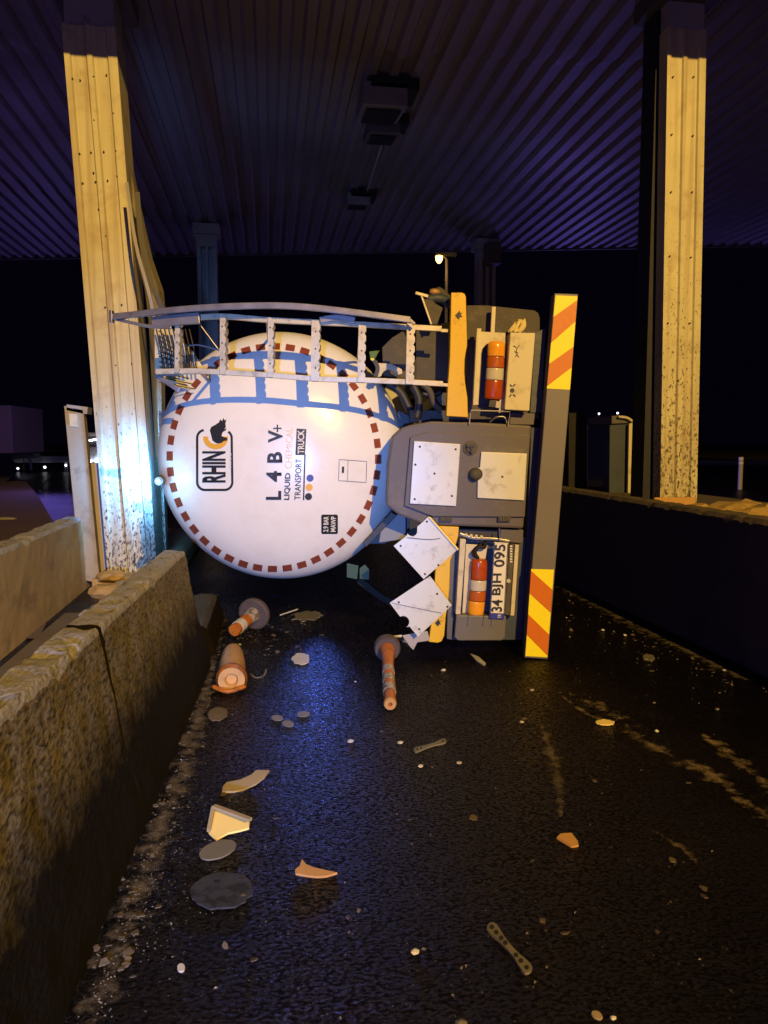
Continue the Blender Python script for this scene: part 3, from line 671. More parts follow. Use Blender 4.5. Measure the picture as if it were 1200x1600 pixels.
# --- flap and back plates
fl = pprism('mud_flap', [(729, 477), (760, 477), (835, 485), (841, 489), (843.5, 497), (843, 655), (729, 655)], .06, .015, M['flap'])
pprism('chassis_plate', [(650, 508), (700, 515), (700, 600), (650, 600)], .10, .02, M['flap'])
pprism('side_plate', [(836, 520), (853, 512), (846, 645), (828, 645)], .02, .25, M['navy'], bevel=.003)  # side of the box in shade, the shade put into the navy colour
pprism('side_plate', [(830, 668), (858, 668), (838, 1000), (817, 1000)], .02, .3, M['navy'], bevel=.003)
pprism('chassis_beam', [(640, 640), (850, 645), (830, 1000), (700, 1000), (690, 830), (640, 810)], .32, .15, M['dark'])
pprism('saddle_plate', [(622, 640), (640, 650), (640, 830), (600, 850), (560, 850), (600, 800)], .45, .06, M['navy'])
pprism('saddle_plate', [(598, 812), (634, 800), (634, 842), (592, 848)], .20, .05, mat('bracket_blue', (.20, .22, .26), .5))
pprism('saddle_rail', [(566, 849), (572, 855), (620, 806), (612, 800)], .16, .05, M['dark'])
# grey mudguard behind ladder
pprism('mudguard', [(597, 543), (612, 528), (628, 518), (640, 518), (642, 600), (600, 600)], .30, .03, M['flap'])
fd = pprism('rear_fender', [(586.5, 567), (612, 568), (628, 577), (629, 584)] + arc(608, 590, 12.5, -18, -170, 8) + [(589, 590)], .15, .05, M['cream'])
pprism('valve_handle', [(577, 549), (593, 547), (588, 557), (583, 564), (579, 562)], .12, .05, M['sty'])
tbar('valve_stem', [(583, 560), (590, 575), (586, 590)], .15, .03, .03, M['dark'], truck)
# hoses below ladder
for i, (pts, r_) in enumerate((([(660, 600), (672, 612), (678, 630), (690, 642)], .022), ([(645, 602), (655, 625), (650, 655)], .03), ([(605, 600), (625, 612), (640, 640)], .03), ([(690, 612), (672, 618), (660, 614)], .02))):
    bm = bmesh.new(); tube(bm, smoothpts([TL(a, b, .1 + .05 * i) for a, b in pts], 5), r_, 10); part('hose', bm, M['dark'] if i else M['flap'], smooth=True)
# bent placard and pipe at the top
pl1 = pprism('placard', [(658, 461), (668, 461), (680, 474), (692, 481), (683, 507), (673, 507)], -.05, .012, M['flap'], bevel=.002)
tbar('placard_edge', [(649, 457.5), (669, 463)], -.07, .02, .01, M['alu'], truck, False)
tbar('placard_edge', [(658, 461), (674, 507)], -.065, .012, .01, M['alu'], truck, False)
bm = bmesh.new(); tube(bm, smoothpts([TL(668, 468, -.02), TL(685, 466, -.02), TL(697, 470, 0), TL(704, 478, .02)], 5), .032, 12); part('pipe', bm, M['navy'], smooth=True)
bm = bmesh.new(); tube(bm, smoothpts([TL(672, 456, .0), TL(684, 455, 0), TL(694, 462, .02), TL(703, 472, .05)], 5), [.02] * 5 + [.03] * 11, 12); part('pipe', bm, M['flap'], smooth=True)
bm = bmesh.new(); bmesh.ops.create_uvsphere(bm, u_segments=14, v_segments=8, radius=.03, matrix=Matrix.Translation(TL(679, 456, -.02)) @ Matrix.Diagonal((1.2, .8, .7, 1))); part('marker_lamp', bm, M['orangel'], smooth=True)

# --- upper lamp unit
ub = pprism('lamp_bracket', [(745, 513), (752.5, 513), (752, 518), (790, 520), (786.5, 645), (779, 645), (784, 560), (783, 545), (777, 538), (768, 535), (760, 538), (754, 545), (752, 552), (747.5, 633), (739, 633)], -.06, .02, M['cream'])
pprism('bracket_side', [(745, 513), (748, 513), (742.5, 633), (739, 633)], -.11, .05, M['cream'], ub)
pprism('bracket_back', [(752, 519), (789, 521), (786, 637), (746, 632)], .035, .012, M['navy'], ub)
pprism('post', [(768.5, 479), (775, 479), (773, 520), (766.5, 520)], -.03, .03, M['cream'], ub)
def tail_lamp(segs, wf, label):
    """segs: list of (px centre top, y0, px centre bottom, y1, half width px, material, name)"""
    root = empty('tail_lamp', (0, 0, 0)); root.parent = truck
    for k, (xa, ya, xb, yb, hw, mm, nm) in enumerate(segs):
        a = TL(xa, ya, wf + .07); b = TL(xb, yb, wf + .07); r = hw * .00455
        bm = bmesh.new(); rings = []; nseg = 20; cap0 = k == 0; cap1 = k == len(segs) - 1
        ts = [0, .06, .12, .3, .5, .7, .88, .94, 1]
        for t in ts:
            p = a.lerp(b, t); rr = r * (1 + .01 * (1 - abs(2 * t - 1)))
            if t in (0, 1): rr *= .965
            if cap0 and t < .3: rr = r * (.72 + .28 * math.sqrt(max(0, 1 - (1 - t / .3) ** 2)))
            if cap1 and t > .7: rr = r * (.86 + .14 * math.sqrt(max(0, 1 - ((t - .7) / .3) ** 2)))
            ax = (b - a).normalized(); xx = Vector((1, 0, 0)); xx = (xx - ax * xx.dot(ax)).normalized(); yy = ax.cross(xx)
            rings.append([bm.verts.new(p + xx * rr * math.cos(2 * math.pi * q / nseg) + yy * rr * .8 * math.sin(2 * math.pi * q / nseg)) for q in range(nseg)])
        for A, B in zip(rings, rings[1:]):
            for q in range(nseg): bm.faces.new((A[q], A[(q + 1) % nseg], B[(q + 1) % nseg], B[q]))
        bm.faces.new(rings[0][::-1]); bm.faces.new(rings[-1])
        link(nm, bm, M[mm], parent=root, smooth='auto')
    return root
tl1 = tail_lamp([(775.5, 534, 774.8, 557, 13, 'lamber', 'amber_lens'), (774.6, 558, 773.8, 575, 13, 'lorange', 'orange_lens'), (773.6, 576, 772.5, 594, 13.2, 'lwhite', 'white_lens'), (772.3, 595, 770.5, 624, 13.6, 'lred', 'red_lens')], -.12, '')
pprism('connector', [(765, 625), (778, 625), (776, 637), (763, 636)], -.08, .08, M['dark'], tl1)
pprism('connector', [(775, 627), (783, 627), (782, 638), (774, 637)], -.09, .04, M['lwhite'], tl1)
bxp = pprism('side_box', [(797.5, 519.5), (836.5, 520), (827, 642), (788.5, 640)], -.13, .22, M['cream'], bevel=.005)
decal('mark', arc(800.5, 610, 3.6, 0, 360, 12)[:-1], M['decal'], bxp, f=flat(-.13))
for a, b in (((797, 601), (800, 604)), ((805, 600), (801.5, 604)), ((799, 616), (796, 620)), ((802, 616), (805.5, 620))): stroke('mark', [a, b], 2, M['decal'], bxp, f=flat(-.13))
for a, b in (((802, 540), (807, 543)), ((812, 539), (808, 544)), ((808, 544), (806, 552)), ((804, 549), (810, 552)), ((808, 553), (805, 558)), ((807, 553), (811, 558))): stroke('mark', [a, b], 1.1, M['flap'], bxp, f=flat(-.13))
# rag on the box
bm = bmesh.new()
for k in range(7):
    rr = random.Random(k); a = TL(794 + k * 3.2, 519, -.05 + .02 * rr.random()); b = TL(800 + k * 3 + rr.uniform(-3, 3), 510 - 1.2 * k * (k < 5), -.05); c_ = TL(806 + 2.2 * k, 505 - 1.0 * k + rr.uniform(-4, 4), -.02)
    tube(bm, smoothpts([a, b, c_], 4), [.006 + .012 * rr.random()] * 9, 6)
part('cloth_tie', bm, M['rag'], smooth=True)
# small frame under upper unit
fr_ = empty('hook_frame', (0, 0, 0)); fr_.parent = truck
tbar('frame_bar', [(733, 663), (736, 641), (797, 643), (794, 664)], -.10, .008, .01, M['rail'], fr_, False)
bm = bmesh.new(); tube(bm, smoothpts([TL(765, 660, -.02), TL(775, 652, -.04), TL(788, 652, -.04), TL(792, 662, -.04)], 5), .008, 8); link('cable', bm, M['rail'], parent=fr_, smooth=True)
pprism('cross_beam', [(798, 645), (836, 646), (834, 664), (796, 663)], -.02, .2, M['grey'])

# --- cabinet
cab_out = [(628, 668), (640, 664), (674, 658), (752, 660), (831, 665), (818, 826), (687, 821), (657, 818), (622, 804), (603, 790), (605, 727), (612, 682)]
cab = pprism('cabinet', cab_out, -.08, .36, M['grey'], bevel=.016)
door = pprism('cabinet_door', [(668, 675), (828, 680), (820, 808), (676, 807), (632, 790), (641, 683)], -.105, .035, M['grey'], cab, bevel=.005)
pprism('white_plate', [(647, 689), (719.5, 694), (712.5, 791), (640.5, 787)], -.125, .022, M['plate'], cab, bevel=.003)
notch = arc(744.5, 741, 9.5, 75, -75, 8)
pprism('white_plate', [(752, 706), (823.5, 709), (819, 782), (746, 778), (746.5, 752)] + notch + [(750, 730)], -.125, .022, M['plate'], cab, bevel=.003)
bm = bmesh.new(); lathe(bm, [(0, .045), (-.02, .045), (-.05, .038), (-.065, .02), (-.068, 0)], 20, TL(742, 741, -.10), (0, 1, 0)); k_ = link('knob', bm, M['flap'], parent=cab, smooth=True); 
bm = bmesh.new(); lathe(bm, [(0, .05), (-.008, .05), (-.01, .03), (-.02, .03), (-.022, 0)], 20, TL(735, 700, -.105), (0, 1, 0)); lt_ = link('latch', bm, M['flap'], parent=cab); bm = bmesh.new(); box(bm, TL(735, 697, -.13), (.05, .02, .018)); box(bm, TL(737, 703, -.13), (.015, .02, .04)); link('latch_handle', bm, M['dark'], parent=cab)
for x_ in (697, 788):
    bm = bmesh.new(); c_ = TL(x_, 811, -.10); box(bm, c_, (.085, .02, .03)); 
    for k in range(4): box(bm, c_ + Vector((-.03 + .02 * k, -.012, .004)), (.012, .012, .02))
    link('hinge', bm, M['flap'], parent=cab)
for x_, y_ in ((656, 698), (649, 726), (679, 740), (648, 780), (712, 702), (706, 775)):
    bm = bmesh.new(); lathe(bm, [(0, .008), (-.004, .006), (-.005, 0)], 8, TL(x_, y_, -.1255), (0, 1, 0)); link('rivet', bm, M['screw'], parent=cab)
bm = bmesh.new(); lathe(bm, [(0, .008), (-.004, .006), (-.005, 0)], 8, TL(785, 745, -.1255), (0, 1, 0)); link('rivet', bm, M['screw'], parent=cab)

# --- diamond placards
def diamond(pts, notch_c, nr, w, fold):
    (ax, ay), (bx2, by2), (cx2, cy3), (dx, dy) = pts     # top, right, bottom, left
    return pprism('placard', [(ax, ay), (bx2, by2), (cx2, cy3)] + notch_c, w, .008, M['plate'], bevel=.0015)
d1 = diamond([(670, 807), (715, 859), (662, 905), (615, 853)], [(615, 853), (634, 838)] + arc(644, 830, 8, 150, 20, 5)[::-1][::-1] + [(652, 823)], 7, -.19, 0)
tbar('folded_rim', [(671, 808), (716, 859)], -.20, .012, .012, M['debrisy'], d1, False)
tbar('crease', [(636, 840), (670, 843), (688, 841)], -.197, .004, .006, M['flap'], d1)
d2 = diamond([(672, 900), (706, 946), (653, 995), (609, 942)], [(640, 979)] + arc(630, 972, 9.5, 60, -120, 8) + [(617, 953), (609, 942)], 7, -.20, 0)
tbar('crease', [(612, 942), (640, 948), (690, 958)], -.207, .003, .005, M['bar'], d2)
for (x_, y_), d_, w_ in (((667, 815), d1, -.19), ((626, 853), d1, -.19), ((664, 897), d1, -.19), ((685, 883), d1, -.19), ((623, 941), d2, -.20), ((683, 928), d2, -.20), ((655, 983), d2, -.20), ((699, 948), d2, -.20)):
    bm = bmesh.new(); lathe(bm, [(0, .008), (-.004, .006), (-.005, 0)], 8, TL(x_, y_, w_ - .0002), (0, 1, 0)); link('rivet', bm, M['screw'], parent=d_)
pprism('placard_bracket', [(628, 993), (668, 986), (672, 1001), (652, 1004), (646, 1016), (640, 1010)], -.12, .01, M['steel'])
pprism('placard_bracket', [(609, 994), (628, 992), (628, 996), (610, 997)], -.12, .01, M['alu'])

# --- lower lamp unit
lb = pprism('lamp_bracket', [(719, 842), (728, 843), (719.5, 960), (712, 960)], -.10, .07, M['cream'], bevel=.003)
pprism('bracket_back', [(728, 850), (762, 852), (758, 878), (753, 962), (722, 961)], .0, .012, M['cream'], lb)
pprism('bracket_shade', [(705, 835), (822, 840), (817, 1000), (702, 1000)], .05, .02, M['navy'], lb)
tl2 = tail_lamp([(749, 873, 747.6, 905, 12.6, 'lred', 'red_lens'), (747.4, 906, 746.4, 922, 12.8, 'lwhite', 'white_lens'), (746.2, 923, 745, 938, 12.8, 'lorange', 'orange_lens'), (744.8, 939, 742.5, 960, 12.8, 'lamber', 'amber_lens')], -.10, '')
bm = bmesh.new(); tube(bm, smoothpts([TL(747, 873, -.05), TL(742, 863, -.06), TL(748, 855, -.06), TL(757, 855, -.05), TL(758, 848, -.02)], 5), .013, 8); link('cable', bm, M['rubber'], parent=tl2, smooth=True)
bm = bmesh.new(); tube(bm, smoothpts([TL(748, 873, -.04), TL(738, 866, -.05), TL(744, 856, -.03), TL(752, 849, 0)], 5), .009, 8); link('cable', bm, M['rubber'], parent=tl2, smooth=True)
npl = pprism('number_plate', [(772, 847), (794.5, 848.5), (788, 968), (765, 966.5)], -.10, .012, M['white'], bevel=.003)
sk = lambda y: 0
def platef(px, py, off=.003):
    # lean of the plate: x shifts with y
    return TL(px + (967 - py) * .0565, py, -.10 - off)
text('34', 767, 937, 784, 956, M['decal'], npl, f=platef, bold=.02)
text('BJH', 767, 896, 784, 930, M['decal'], npl, f=platef, bold=.02)
text('095', 767, 850.5, 784, 886, M['decal'], npl, f=platef, bold=.02)
decal('country_band', [(765.6, 957.5), (788.4, 958.5), (787.8, 967.5), (765.2, 966.3)], M['plateblue'], npl, f=flat(-.10))
text('TR', 778, 959.5, 783, 966, M['white'], npl, f=flat(-.10), bold=.01, off=.006)
stroke('plate_rim', [(773, 848), (793.6, 849.4), (787.2, 967), (766, 965.7), (773, 848)], .9, M['decal'], npl, f=flat(-.10), off=.004)
sb2 = pprism('side_box', [(801, 850), (812, 851), (805, 962), (789, 961), (796, 851)], -.06, .12, M['flap'], bevel=.003)
pprism('side_strip', [(805, 851), (811, 851.5), (803.5, 962), (797.5, 962)], -.075, .014, M['cream'], sb2)
text('rebaron', 797.5, 852, 800.5, 878, M['white'], sb2, f=flat(-.06), bold=.02) if False else None
for k in range(7): decal('small_print', [(797.2, 852 + 4 * k), (800.6, 852.5 + 4 * k), (800.4, 854.8 + 4 * k), (797, 854.5 + 4 * k)], M['white'], sb2, f=flat(-.06))
bm = bmesh.new(); lathe(bm, [(0, .014), (-.02, .014), (-.022, 0)], 12, TL(794, 907, -.08), (0, 1, 0)); link('plate_lamp', bm, M['lwhite'], parent=sb2)
lbx = pprism('lower_box', [(713, 961), (791, 963), (789, 996), (784, 1001), (716, 1001), (710, 996)], -.08, .22, mat('lower_box_grey', (.13, .13, .14), .5, 0, .2, 4), bevel=.008)
for x_ in (733, 757, 770): tbar('box_rib', [(x_, 962), (x_ - 2, 978)], -.085, .01, .01, M['bar'], lbx, False)
pprism('side_frame', [(703, 840), (712, 840), (707, 1000), (698, 998)], -.02, .1, mat('frame_grey', (.10, .10, .115), .5, 0, .2, 4))
pprism('cross_beam', [(782, 826), (818, 828), (817, 849), (781, 846)], -.03, .2, M['grey'])
pprism('cross_beam', [(717, 826), (782, 828), (781, 846), (716, 842)], .02, .1, M['dark'])
tbar('loom', [(718, 834), (740, 841), (770, 842), (796, 846)], -.06, .018, .018, M['rail'], truck)
for k in range(4):
    bm = bmesh.new(); bmesh.ops.create_uvsphere(bm, u_segments=8, v_segments=6, radius=.014, matrix=Matrix.Translation(TL(728 + 8 * k, 836 + k, -.06))); part('cable_clip', bm, M['cream'], smooth=True)
tbar('stay', [(780, 826), (781, 850)], -.09, .007, .007, M['rail'], truck, False)

# --- bumper bar
bmp = pprism('bumper_bar', [(866.5, 458), (903.5, 459.5), (856, 1030), (819.5, 1027.5)], -.12, .10, M['bar'], bevel=.006)
FB = flat(-.12)
def sticker(corn, bands):
    (tlx, tly), (trx, try_), (brx, bry), (blx, bly) = corn
    st_ = decal('warning_sticker', corn, M['sty'], bmp, f=FB, off=.003)
    def lft(t): return (tlx + (blx - tlx) * t, tly + (bly - tly) * t)
    def rgt(t): return (trx + (brx - trx) * t, try_ + (bry - try_) * t)
    for l0, l1, r0, r1 in bands:
        link_ = decal('warning_stripe', [lft(l0), rgt(r0), rgt(r1), lft(l1)], M['sto'], bmp, f=FB, off=.006)
    return st_
sticker([(868, 461.5), (902.3, 463), (890.5, 609), (854.5, 607)], [(.23, .51, .04, .27), (.735, .975, .54, .76)])
sticker([(830, 889), (865.5, 890), (855.2, 1027), (821, 1025)], [(.02, .28, .23, .49), (.52, .755, .74, .98)])
for px_ in (0,):
    for (a, b) in (((858, 640), (840, 660)), ((845, 850), (825, 845))):
        bm = bmesh.new(); tube(bm, [TL(*a, -.03), TL(*b, .3)], 0, rect=(.08, .08)); part('bumper_mount', bm, M['dark'])

# --- running gear and cab, lying on the side further back
uB = TL(838, 800, 0).x
for s in (-1, 1):
    bm = bmesh.new(); box(bm, (uB - .55, 5.0, VC + s * .42), (.26, 9.4, .09)); part('chassis_rail', bm, M['dark'])
for w_ in (2.1, 3.45, 8.3):
    bm = bmesh.new(); tube(bm, [(uB - .15, w_, VC - .95), (uB - .15, w_, VC + .95)], .07, 10); part('axle', bm, M['dark'])
    for s in (-1, 1):
        root = empty('wheel', (uB - .12, w_, VC + s * .93)); root.parent = truck
        bm = bmesh.new(); lathe(bm, [(-.27, .28), (-.27, .46), (-.24, .50), (-.03, .50), (0, .46), (.02, .50), (.23, .50), (.26, .46), (.26, .28)], 36, (0, 0, 0), (0, 0, 1)); link('tyre', bm, M['rubber'], parent=root, smooth='auto')
        bm = bmesh.new(); lathe(bm, [(-.25, .281), (-.1, .25), (-.1, .08), (.0, .08), (.1, .25), (.25, .281)], 24, (0, 0, 0), (0, 0, 1)); link('rim', bm, M['steel'], parent=root, smooth='auto')
bm = bmesh.new(); prism(bm, [(uB - 2.6, 9.3, .1), (uB - .1, 9.3, .1), (uB - .1, 11.3, .1), (uB - 1.2, 11.45, .1), (uB - 2.4, 11.2, .1), (uB - 2.7, 10.5, .1)], (0, 0, 2.4))
part('cab', bm, M['white'], bevel=.06)
for s in (-1, 1):
    bm = bmesh.new(); box(bm, (uB - .45, 5.8, VC + s * 1.0), (.6, 2.2, .35)); part('side_tank', bm, M['dark'], bevel=.04)
bm = bmesh.new(); box(bm, (UC + .75, 4.8, VC), (.35, 7.2, .7)); part('tank_cradle', bm, M['navy'])
# green tag under the tank
gt = pprism('inspection_tag', [(542, 880), (560, 884), (558, 905), (542, 902)], .55, .02, M['green'], bevel=0)
pprism('inspection_tag', [(562, 888), (570, 882), (577, 890), (576, 906), (562, 904)], .56, .02, M['green'], bevel=0)
tbar('pipe', [(560, 905), (600, 935), (640, 950)], .7, .05, .05, M['rubber'], truck)
# hidden area light added behind the tank for the blue streak on the road
al = bpy.data.lights.new('blue_streak_light', 'AREA'); al.shape = 'RECTANGLE'; al.size = .14; al.size_y = .09; al.energy = .09; al.color = (.10, .20, 1.0); al.spread = R(18)
alo = bpy.data.objects.new('blue_streak_light', al); C.objects.link(alo); q = P(500, 897, 6.9); alo.location = q; alo.rotation_euler = (Vector((.12, 3.2, -.05)) - q).to_track_quat('-Z', 'Y').to_euler()

# ================================================================== LEFT SIDE OBJECTS
pr = empty('leaning_post', P(155, 910, 8.1)); tag(pr, 'tilted pale steel post with small plate at the end of the island wall', 'post')
bm = bmesh.new(); prism(bm, [P(100, 634, 8.1), P(130, 640, 8.1), P(156, 912, 8.1), P(126, 905, 8.1)], (0, .12, 0)); chw('post', bm, mat('post_paint', (.34, .29, .20), .6, 0, .2, 3, dirt=((.16, .11, .06), .5, .75, 6)), pr, bevel=.004)
bm = bmesh.new(); prism(bm, [P(104, 632, 8.1), P(137, 636, 8.1), P(136, 647, 8.1), P(128, 646, 8.1), P(104, 641, 8.1)], (0, .2, 0)); chw('bracket', bm, M['steel'], pr)
bm = bmesh.new(); prism(bm, [P(108, 646, 8.08), P(120, 647, 8.08), P(121, 667, 8.08), P(109, 666, 8.08)], (0, .018, 0)); chw('label_plate', bm, M['cream'], pr)
bm = bmesh.new(); prism(bm, [P(139, 724, 8.5), P(160, 722, 8.5), P(176, 897, 8.5), P(154, 897, 8.5)], (0, .05, 0)); tt = link('booth_panel', bm, mat('booth_panel_paint', (.42, .38, .42), .5, 0, .15, 3), bevel=.004); tag(tt, 'pale broken panel standing between the tilted post and the column', 'panel')
bm = bmesh.new(); prism(bm, [P(160, 735, 8.6), P(175, 735, 8.6), P(186, 897, 8.6), P(176, 897, 8.6)], (0, .05, 0)); tt = link('booth_panel', bm, mat('booth_panel_blue', (.10, .14, .30), .3, 0, .2, 3), bevel=.004); tag(tt, 'narrow blue panel right beside the left column', 'panel')
# rubble between walls
for i, (px, py, s) in enumerate(((172, 900, .10), (190, 915, .07), (165, 925, .12), (140, 960, .06), (205, 905, .06))):
    bm = bmesh.new(); bmesh.ops.create_icosphere(bm, subdivisions=2, radius=s)
    rr = random.Random(i)
    for v in bm.verts: v.co = Vector((v.co.x * 1.3, v.co.y, v.co.z * .6)) * rr.uniform(.75, 1.15)
    o = link('rubble', bm, M['conc'] if i % 2 else M['concy']); q = G(px, py, .2); o.location = q
    tag(o, ['lump of rubble at the foot of the pale panel', 'rubble lump against the left column foot', 'broad rubble lump behind the low barrier', 'small rubble lump at the foot of the island wall', 'small pale rubble lump by the column corner'][i], 'rubble', 'rubble on the left island')
# far left scene
def obj_box(name, c, s, m, label, cat, group=None, bev=.02):
    bm = bmesh.new(); box(bm, c, s); return tag(link(name, bm, m, bevel=bev), label, cat, group)
q = P(-70, 700, 30)
tr = empty('parked_truck', (q.x, 30, 0)); tag(tr, 'tan box truck half out of frame in the left distance', 'truck')
xr = P(20, 700, 30).x
bm = bmesh.new(); box(bm, (xr - 2.6, 32, z0 := 1.95), (5.2, 4, 1.75)); chw('cargo_box', bm, M['box'], tr, bevel=.03)
bm = bmesh.new(); box(bm, (xr - 2.6, 32, .95), (5.0, 3.6, .2)); chw('chassis', bm, M['dark'], tr)
for dx in (-.5, -4.4):
    bm = bmesh.new(); lathe(bm, [(-.15, 0), (-.15, .5), (.15, .5), (.15, 0)], 20, (xr + dx, 30.2, .5), (0, 1, 0)); chw('wheel', bm, M['rubber'], tr)
bm = bmesh.new()
for k in range(2): box(bm, (xr - .9 - 1.2 * k, 29.98, 1.9 - .2 * k), (.7, .03, .6))
chw('panel_patch', bm, M['debris'], tr)
# guard rail
gr_ = empty('guard_rail', (-14, 42, 0)); tag(gr_, 'distant guard rail running across behind the left road', 'guard rail')
bm = bmesh.new(); tube(bm, [(-40, 44, .62), (-9.5, 40, .62)], 0, rect=(.32, .08)); chw('beam', bm, M['steel'], gr_)
for k in range(12):
    bm = bmesh.new(); t = k / 11; box(bm, (-38 + 28 * t, 43.9 - 3.7 * t, .35), (.12, .12, .7)); chw('post', bm, M['steel'], gr_)
glow = mat('far_lamp_glow', (1, 1, 1), .5, emit=((.85, .88, 1), 6)); glowb = mat('headlamp_glow', (1, 1, 1), .5, emit=((.62, .75, 1), 14))
for i, (px, py, r_) in enumerate(((36, 697, .07), (28, 732, .05), (70, 730, .06), (103, 727, .05))):
    p = P(px, py, 40); root = empty('marker_light', (p.x, p.y, 0)); tag(root, ['tiny lit lamp beside the distant white pole at far left', 'tiny light above the guard rail, leftmost', 'tiny light above the guard rail, middle', 'tiny light above the guard rail nearest the tilted post'][i], 'light', 'small far lights at left')
    bm = bmesh.new(); bmesh.ops.create_uvsphere(bm, u_segments=10, v_segments=6, radius=r_, matrix=Matrix.Translation(p)); chw('bulb', bm, glow, root)
    bm = bmesh.new(); tube(bm, [(p.x, p.y, 0), (p.x, p.y, p.z)], .03, 6); chw('pole', bm, M['steeld'], root)
p = P(41, 672, 38); bm = bmesh.new(); tube(bm, [P(49, 734, 38), p], .06, 8); tube(bm, [p, P(35, 675, 38)], .05, 8); tag(link('lamp_post', bm, M['plate']), 'thin white lamp post leaning in the left distance', 'lamp post')
# van with lights seen between the posts
vx = P(152, 705, 44).x; vr = empty('van', (vx, 44, 0)); tag(vr, 'distant van with bright blue-white lamps between post and column', 'van')
bm = bmesh.new(); prism(bm, [(vx - 1, 44, .35), (vx + 1, 44, .35), (vx + 1, 44, 1.2), (vx + .85, 44, 2.0), (vx - .85, 44, 2.0), (vx - 1, 44, 1.2)], (0, 4.5, 0)); chw('body', bm, M['steel'], vr, bevel=.05)
bm = bmesh.new(); prism(bm, [(vx - .85, 43.97, 1.2), (vx + .85, 43.97, 1.2), (vx + .75, 43.97, 1.75), (vx - .75, 43.97, 1.75)], (0, .05, 0)); chw('windscreen', bm, M['lampglass'], vr)
for px, py, r_ in ((140, 721, .10), (152, 720, .13), (158, 719, .12), (165, 720, .12)):
    bm = bmesh.new(); bmesh.ops.create_uvsphere(bm, u_segments=10, v_segments=6, radius=r_, matrix=Matrix.Translation(P(px, py, 43.9))); chw('headlight', bm, glowb, vr)
for px, py, r_ in ((142, 688, .09), (148, 687, .09), (156, 687, .12), (160, 690, .10)):
    bm = bmesh.new(); bmesh.ops.create_uvsphere(bm, u_segments=10, v_segments=6, radius=r_, matrix=Matrix.Translation(P(px, py, 43.9)) @ Matrix.Diagonal((1.4, 1, .6, 1))); chw('roof_lamp', bm, glow, vr)
# small stone on left road
bm = bmesh.new(); bmesh.ops.create_icosphere(bm, subdivisions=2, radius=.14)
for v in bm.verts: v.co = Vector((v.co.x * 1.6, v.co.y, v.co.z * .45)) * random.uniform(.8, 1.1)
o = link('rubble', bm, M['conc']); o.location = G(10, 812); tag(o, 'flat broken lump lying on the left road', 'rubble')

# street lamp far
sp_ = P(686, 402, 32); pp = P(698, 405, 32)
sl = empty('street_lamp', (pp.x, 32, 0)); tag(sl, 'lit orange street lamp on a tall pole far behind the truck', 'street lamp')
bm = bmesh.new(); tube(bm, [(pp.x, 32, 0), (pp.x, 32, pp.z)], [.10, .06], 10); tube(bm, [(pp.x, 32, pp.z), sp_ + Vector((.1, 0, .12))], .04, 8); chw('pole', bm, M['steeld'], sl)
bm = bmesh.new(); box(bm, sp_ + Vector((.28, 0, .12)), (.9, .3, .14)); chw('lamp_head', bm, M['rubber'], sl, bevel=.03)
bm = bmesh.new(); bmesh.ops.create_uvsphere(bm, u_segments=14, v_segments=8, radius=.15, matrix=Matrix.Translation(sp_) @ Matrix.Diagonal((1, 1, 1.7, 1))); chw('bulb', bm, mat('sodium_glow', (1, .7, .3), .5, emit=((1, .50, .12), 7)), sl, smooth=True)
lamp('street_lamp_light', 'POINT', sp_ + Vector((0, -.5, -.6)), 25, (1, .55, .15), .1)

# ================================================================== RIGHT SIDE OBJECTS
bt = empty('toll_booth', P(955, 780, 9.0)); tag(bt, 'dark narrow toll cabinet with a pale rounded edge behind the right wall', 'toll booth')
bm = bmesh.new(); prism(bm, [P(922, 664, 9.4), P(985, 660, 9.4), P(987, 800, 9.4), P(918, 800, 9.4)], (0, .6, 0)); chw('body', bm, M['navy'], bt, bevel=.02)
bm = bmesh.new(); prism(bm, [P(918, 652, 9.35), P(968, 649, 9.35), P(986, 654, 9.35), P(988, 661, 9.35), P(918, 664, 9.35)], (0, .66, 0)); chw('roof', bm, M['steeld'], bt, bevel=.01)
bm = bmesh.new(); prism(bm, [P(983, 662, 9.3), P(992, 660, 9.3), P(991, 776, 9.3), P(981, 776, 9.3)], (0, .04, 0)); chw('edge_trim', bm, M['cream'], bt)
bm = bmesh.new(); tube(bm, smoothpts([P(966, 651, 9.3), P(980, 653, 9.3), P(989, 659, 9.3)], 4), .018, 6); chw('edge_trim', bm, M['cream'], bt)
bm = bmesh.new(); prism(bm, [P(920, 672, 9.36), P(942, 671, 9.36), P(942, 760, 9.36), P(919, 760, 9.36)], (0, .03, 0)); chw('window', bm, mat('booth_glass', (.05, .07, .12), .12), bt)
bm = bmesh.new(); prism(bm, [P(889, 645, 9.3), P(917, 645, 9.3), P(917, 858, 9.3), P(888, 858, 9.3)], (0, .25, 0)); tt = link('steel_post', bm, M['rubber'], bevel=.005); tag(tt, 'black square post standing just right of the bumper bar', 'post')
bm = bmesh.new(); tube(bm, [P(918, 664, 9.28), P(918, 850, 9.28)], .006, 6); l_ = link('edge_strip', bm, M['debris']); l_.parent = tt
obj_box('crate', P(880, 808, 11.5), (.38, .4, .5), M['debris'], 'tan box lit between the bumper bar and the black post', 'box')
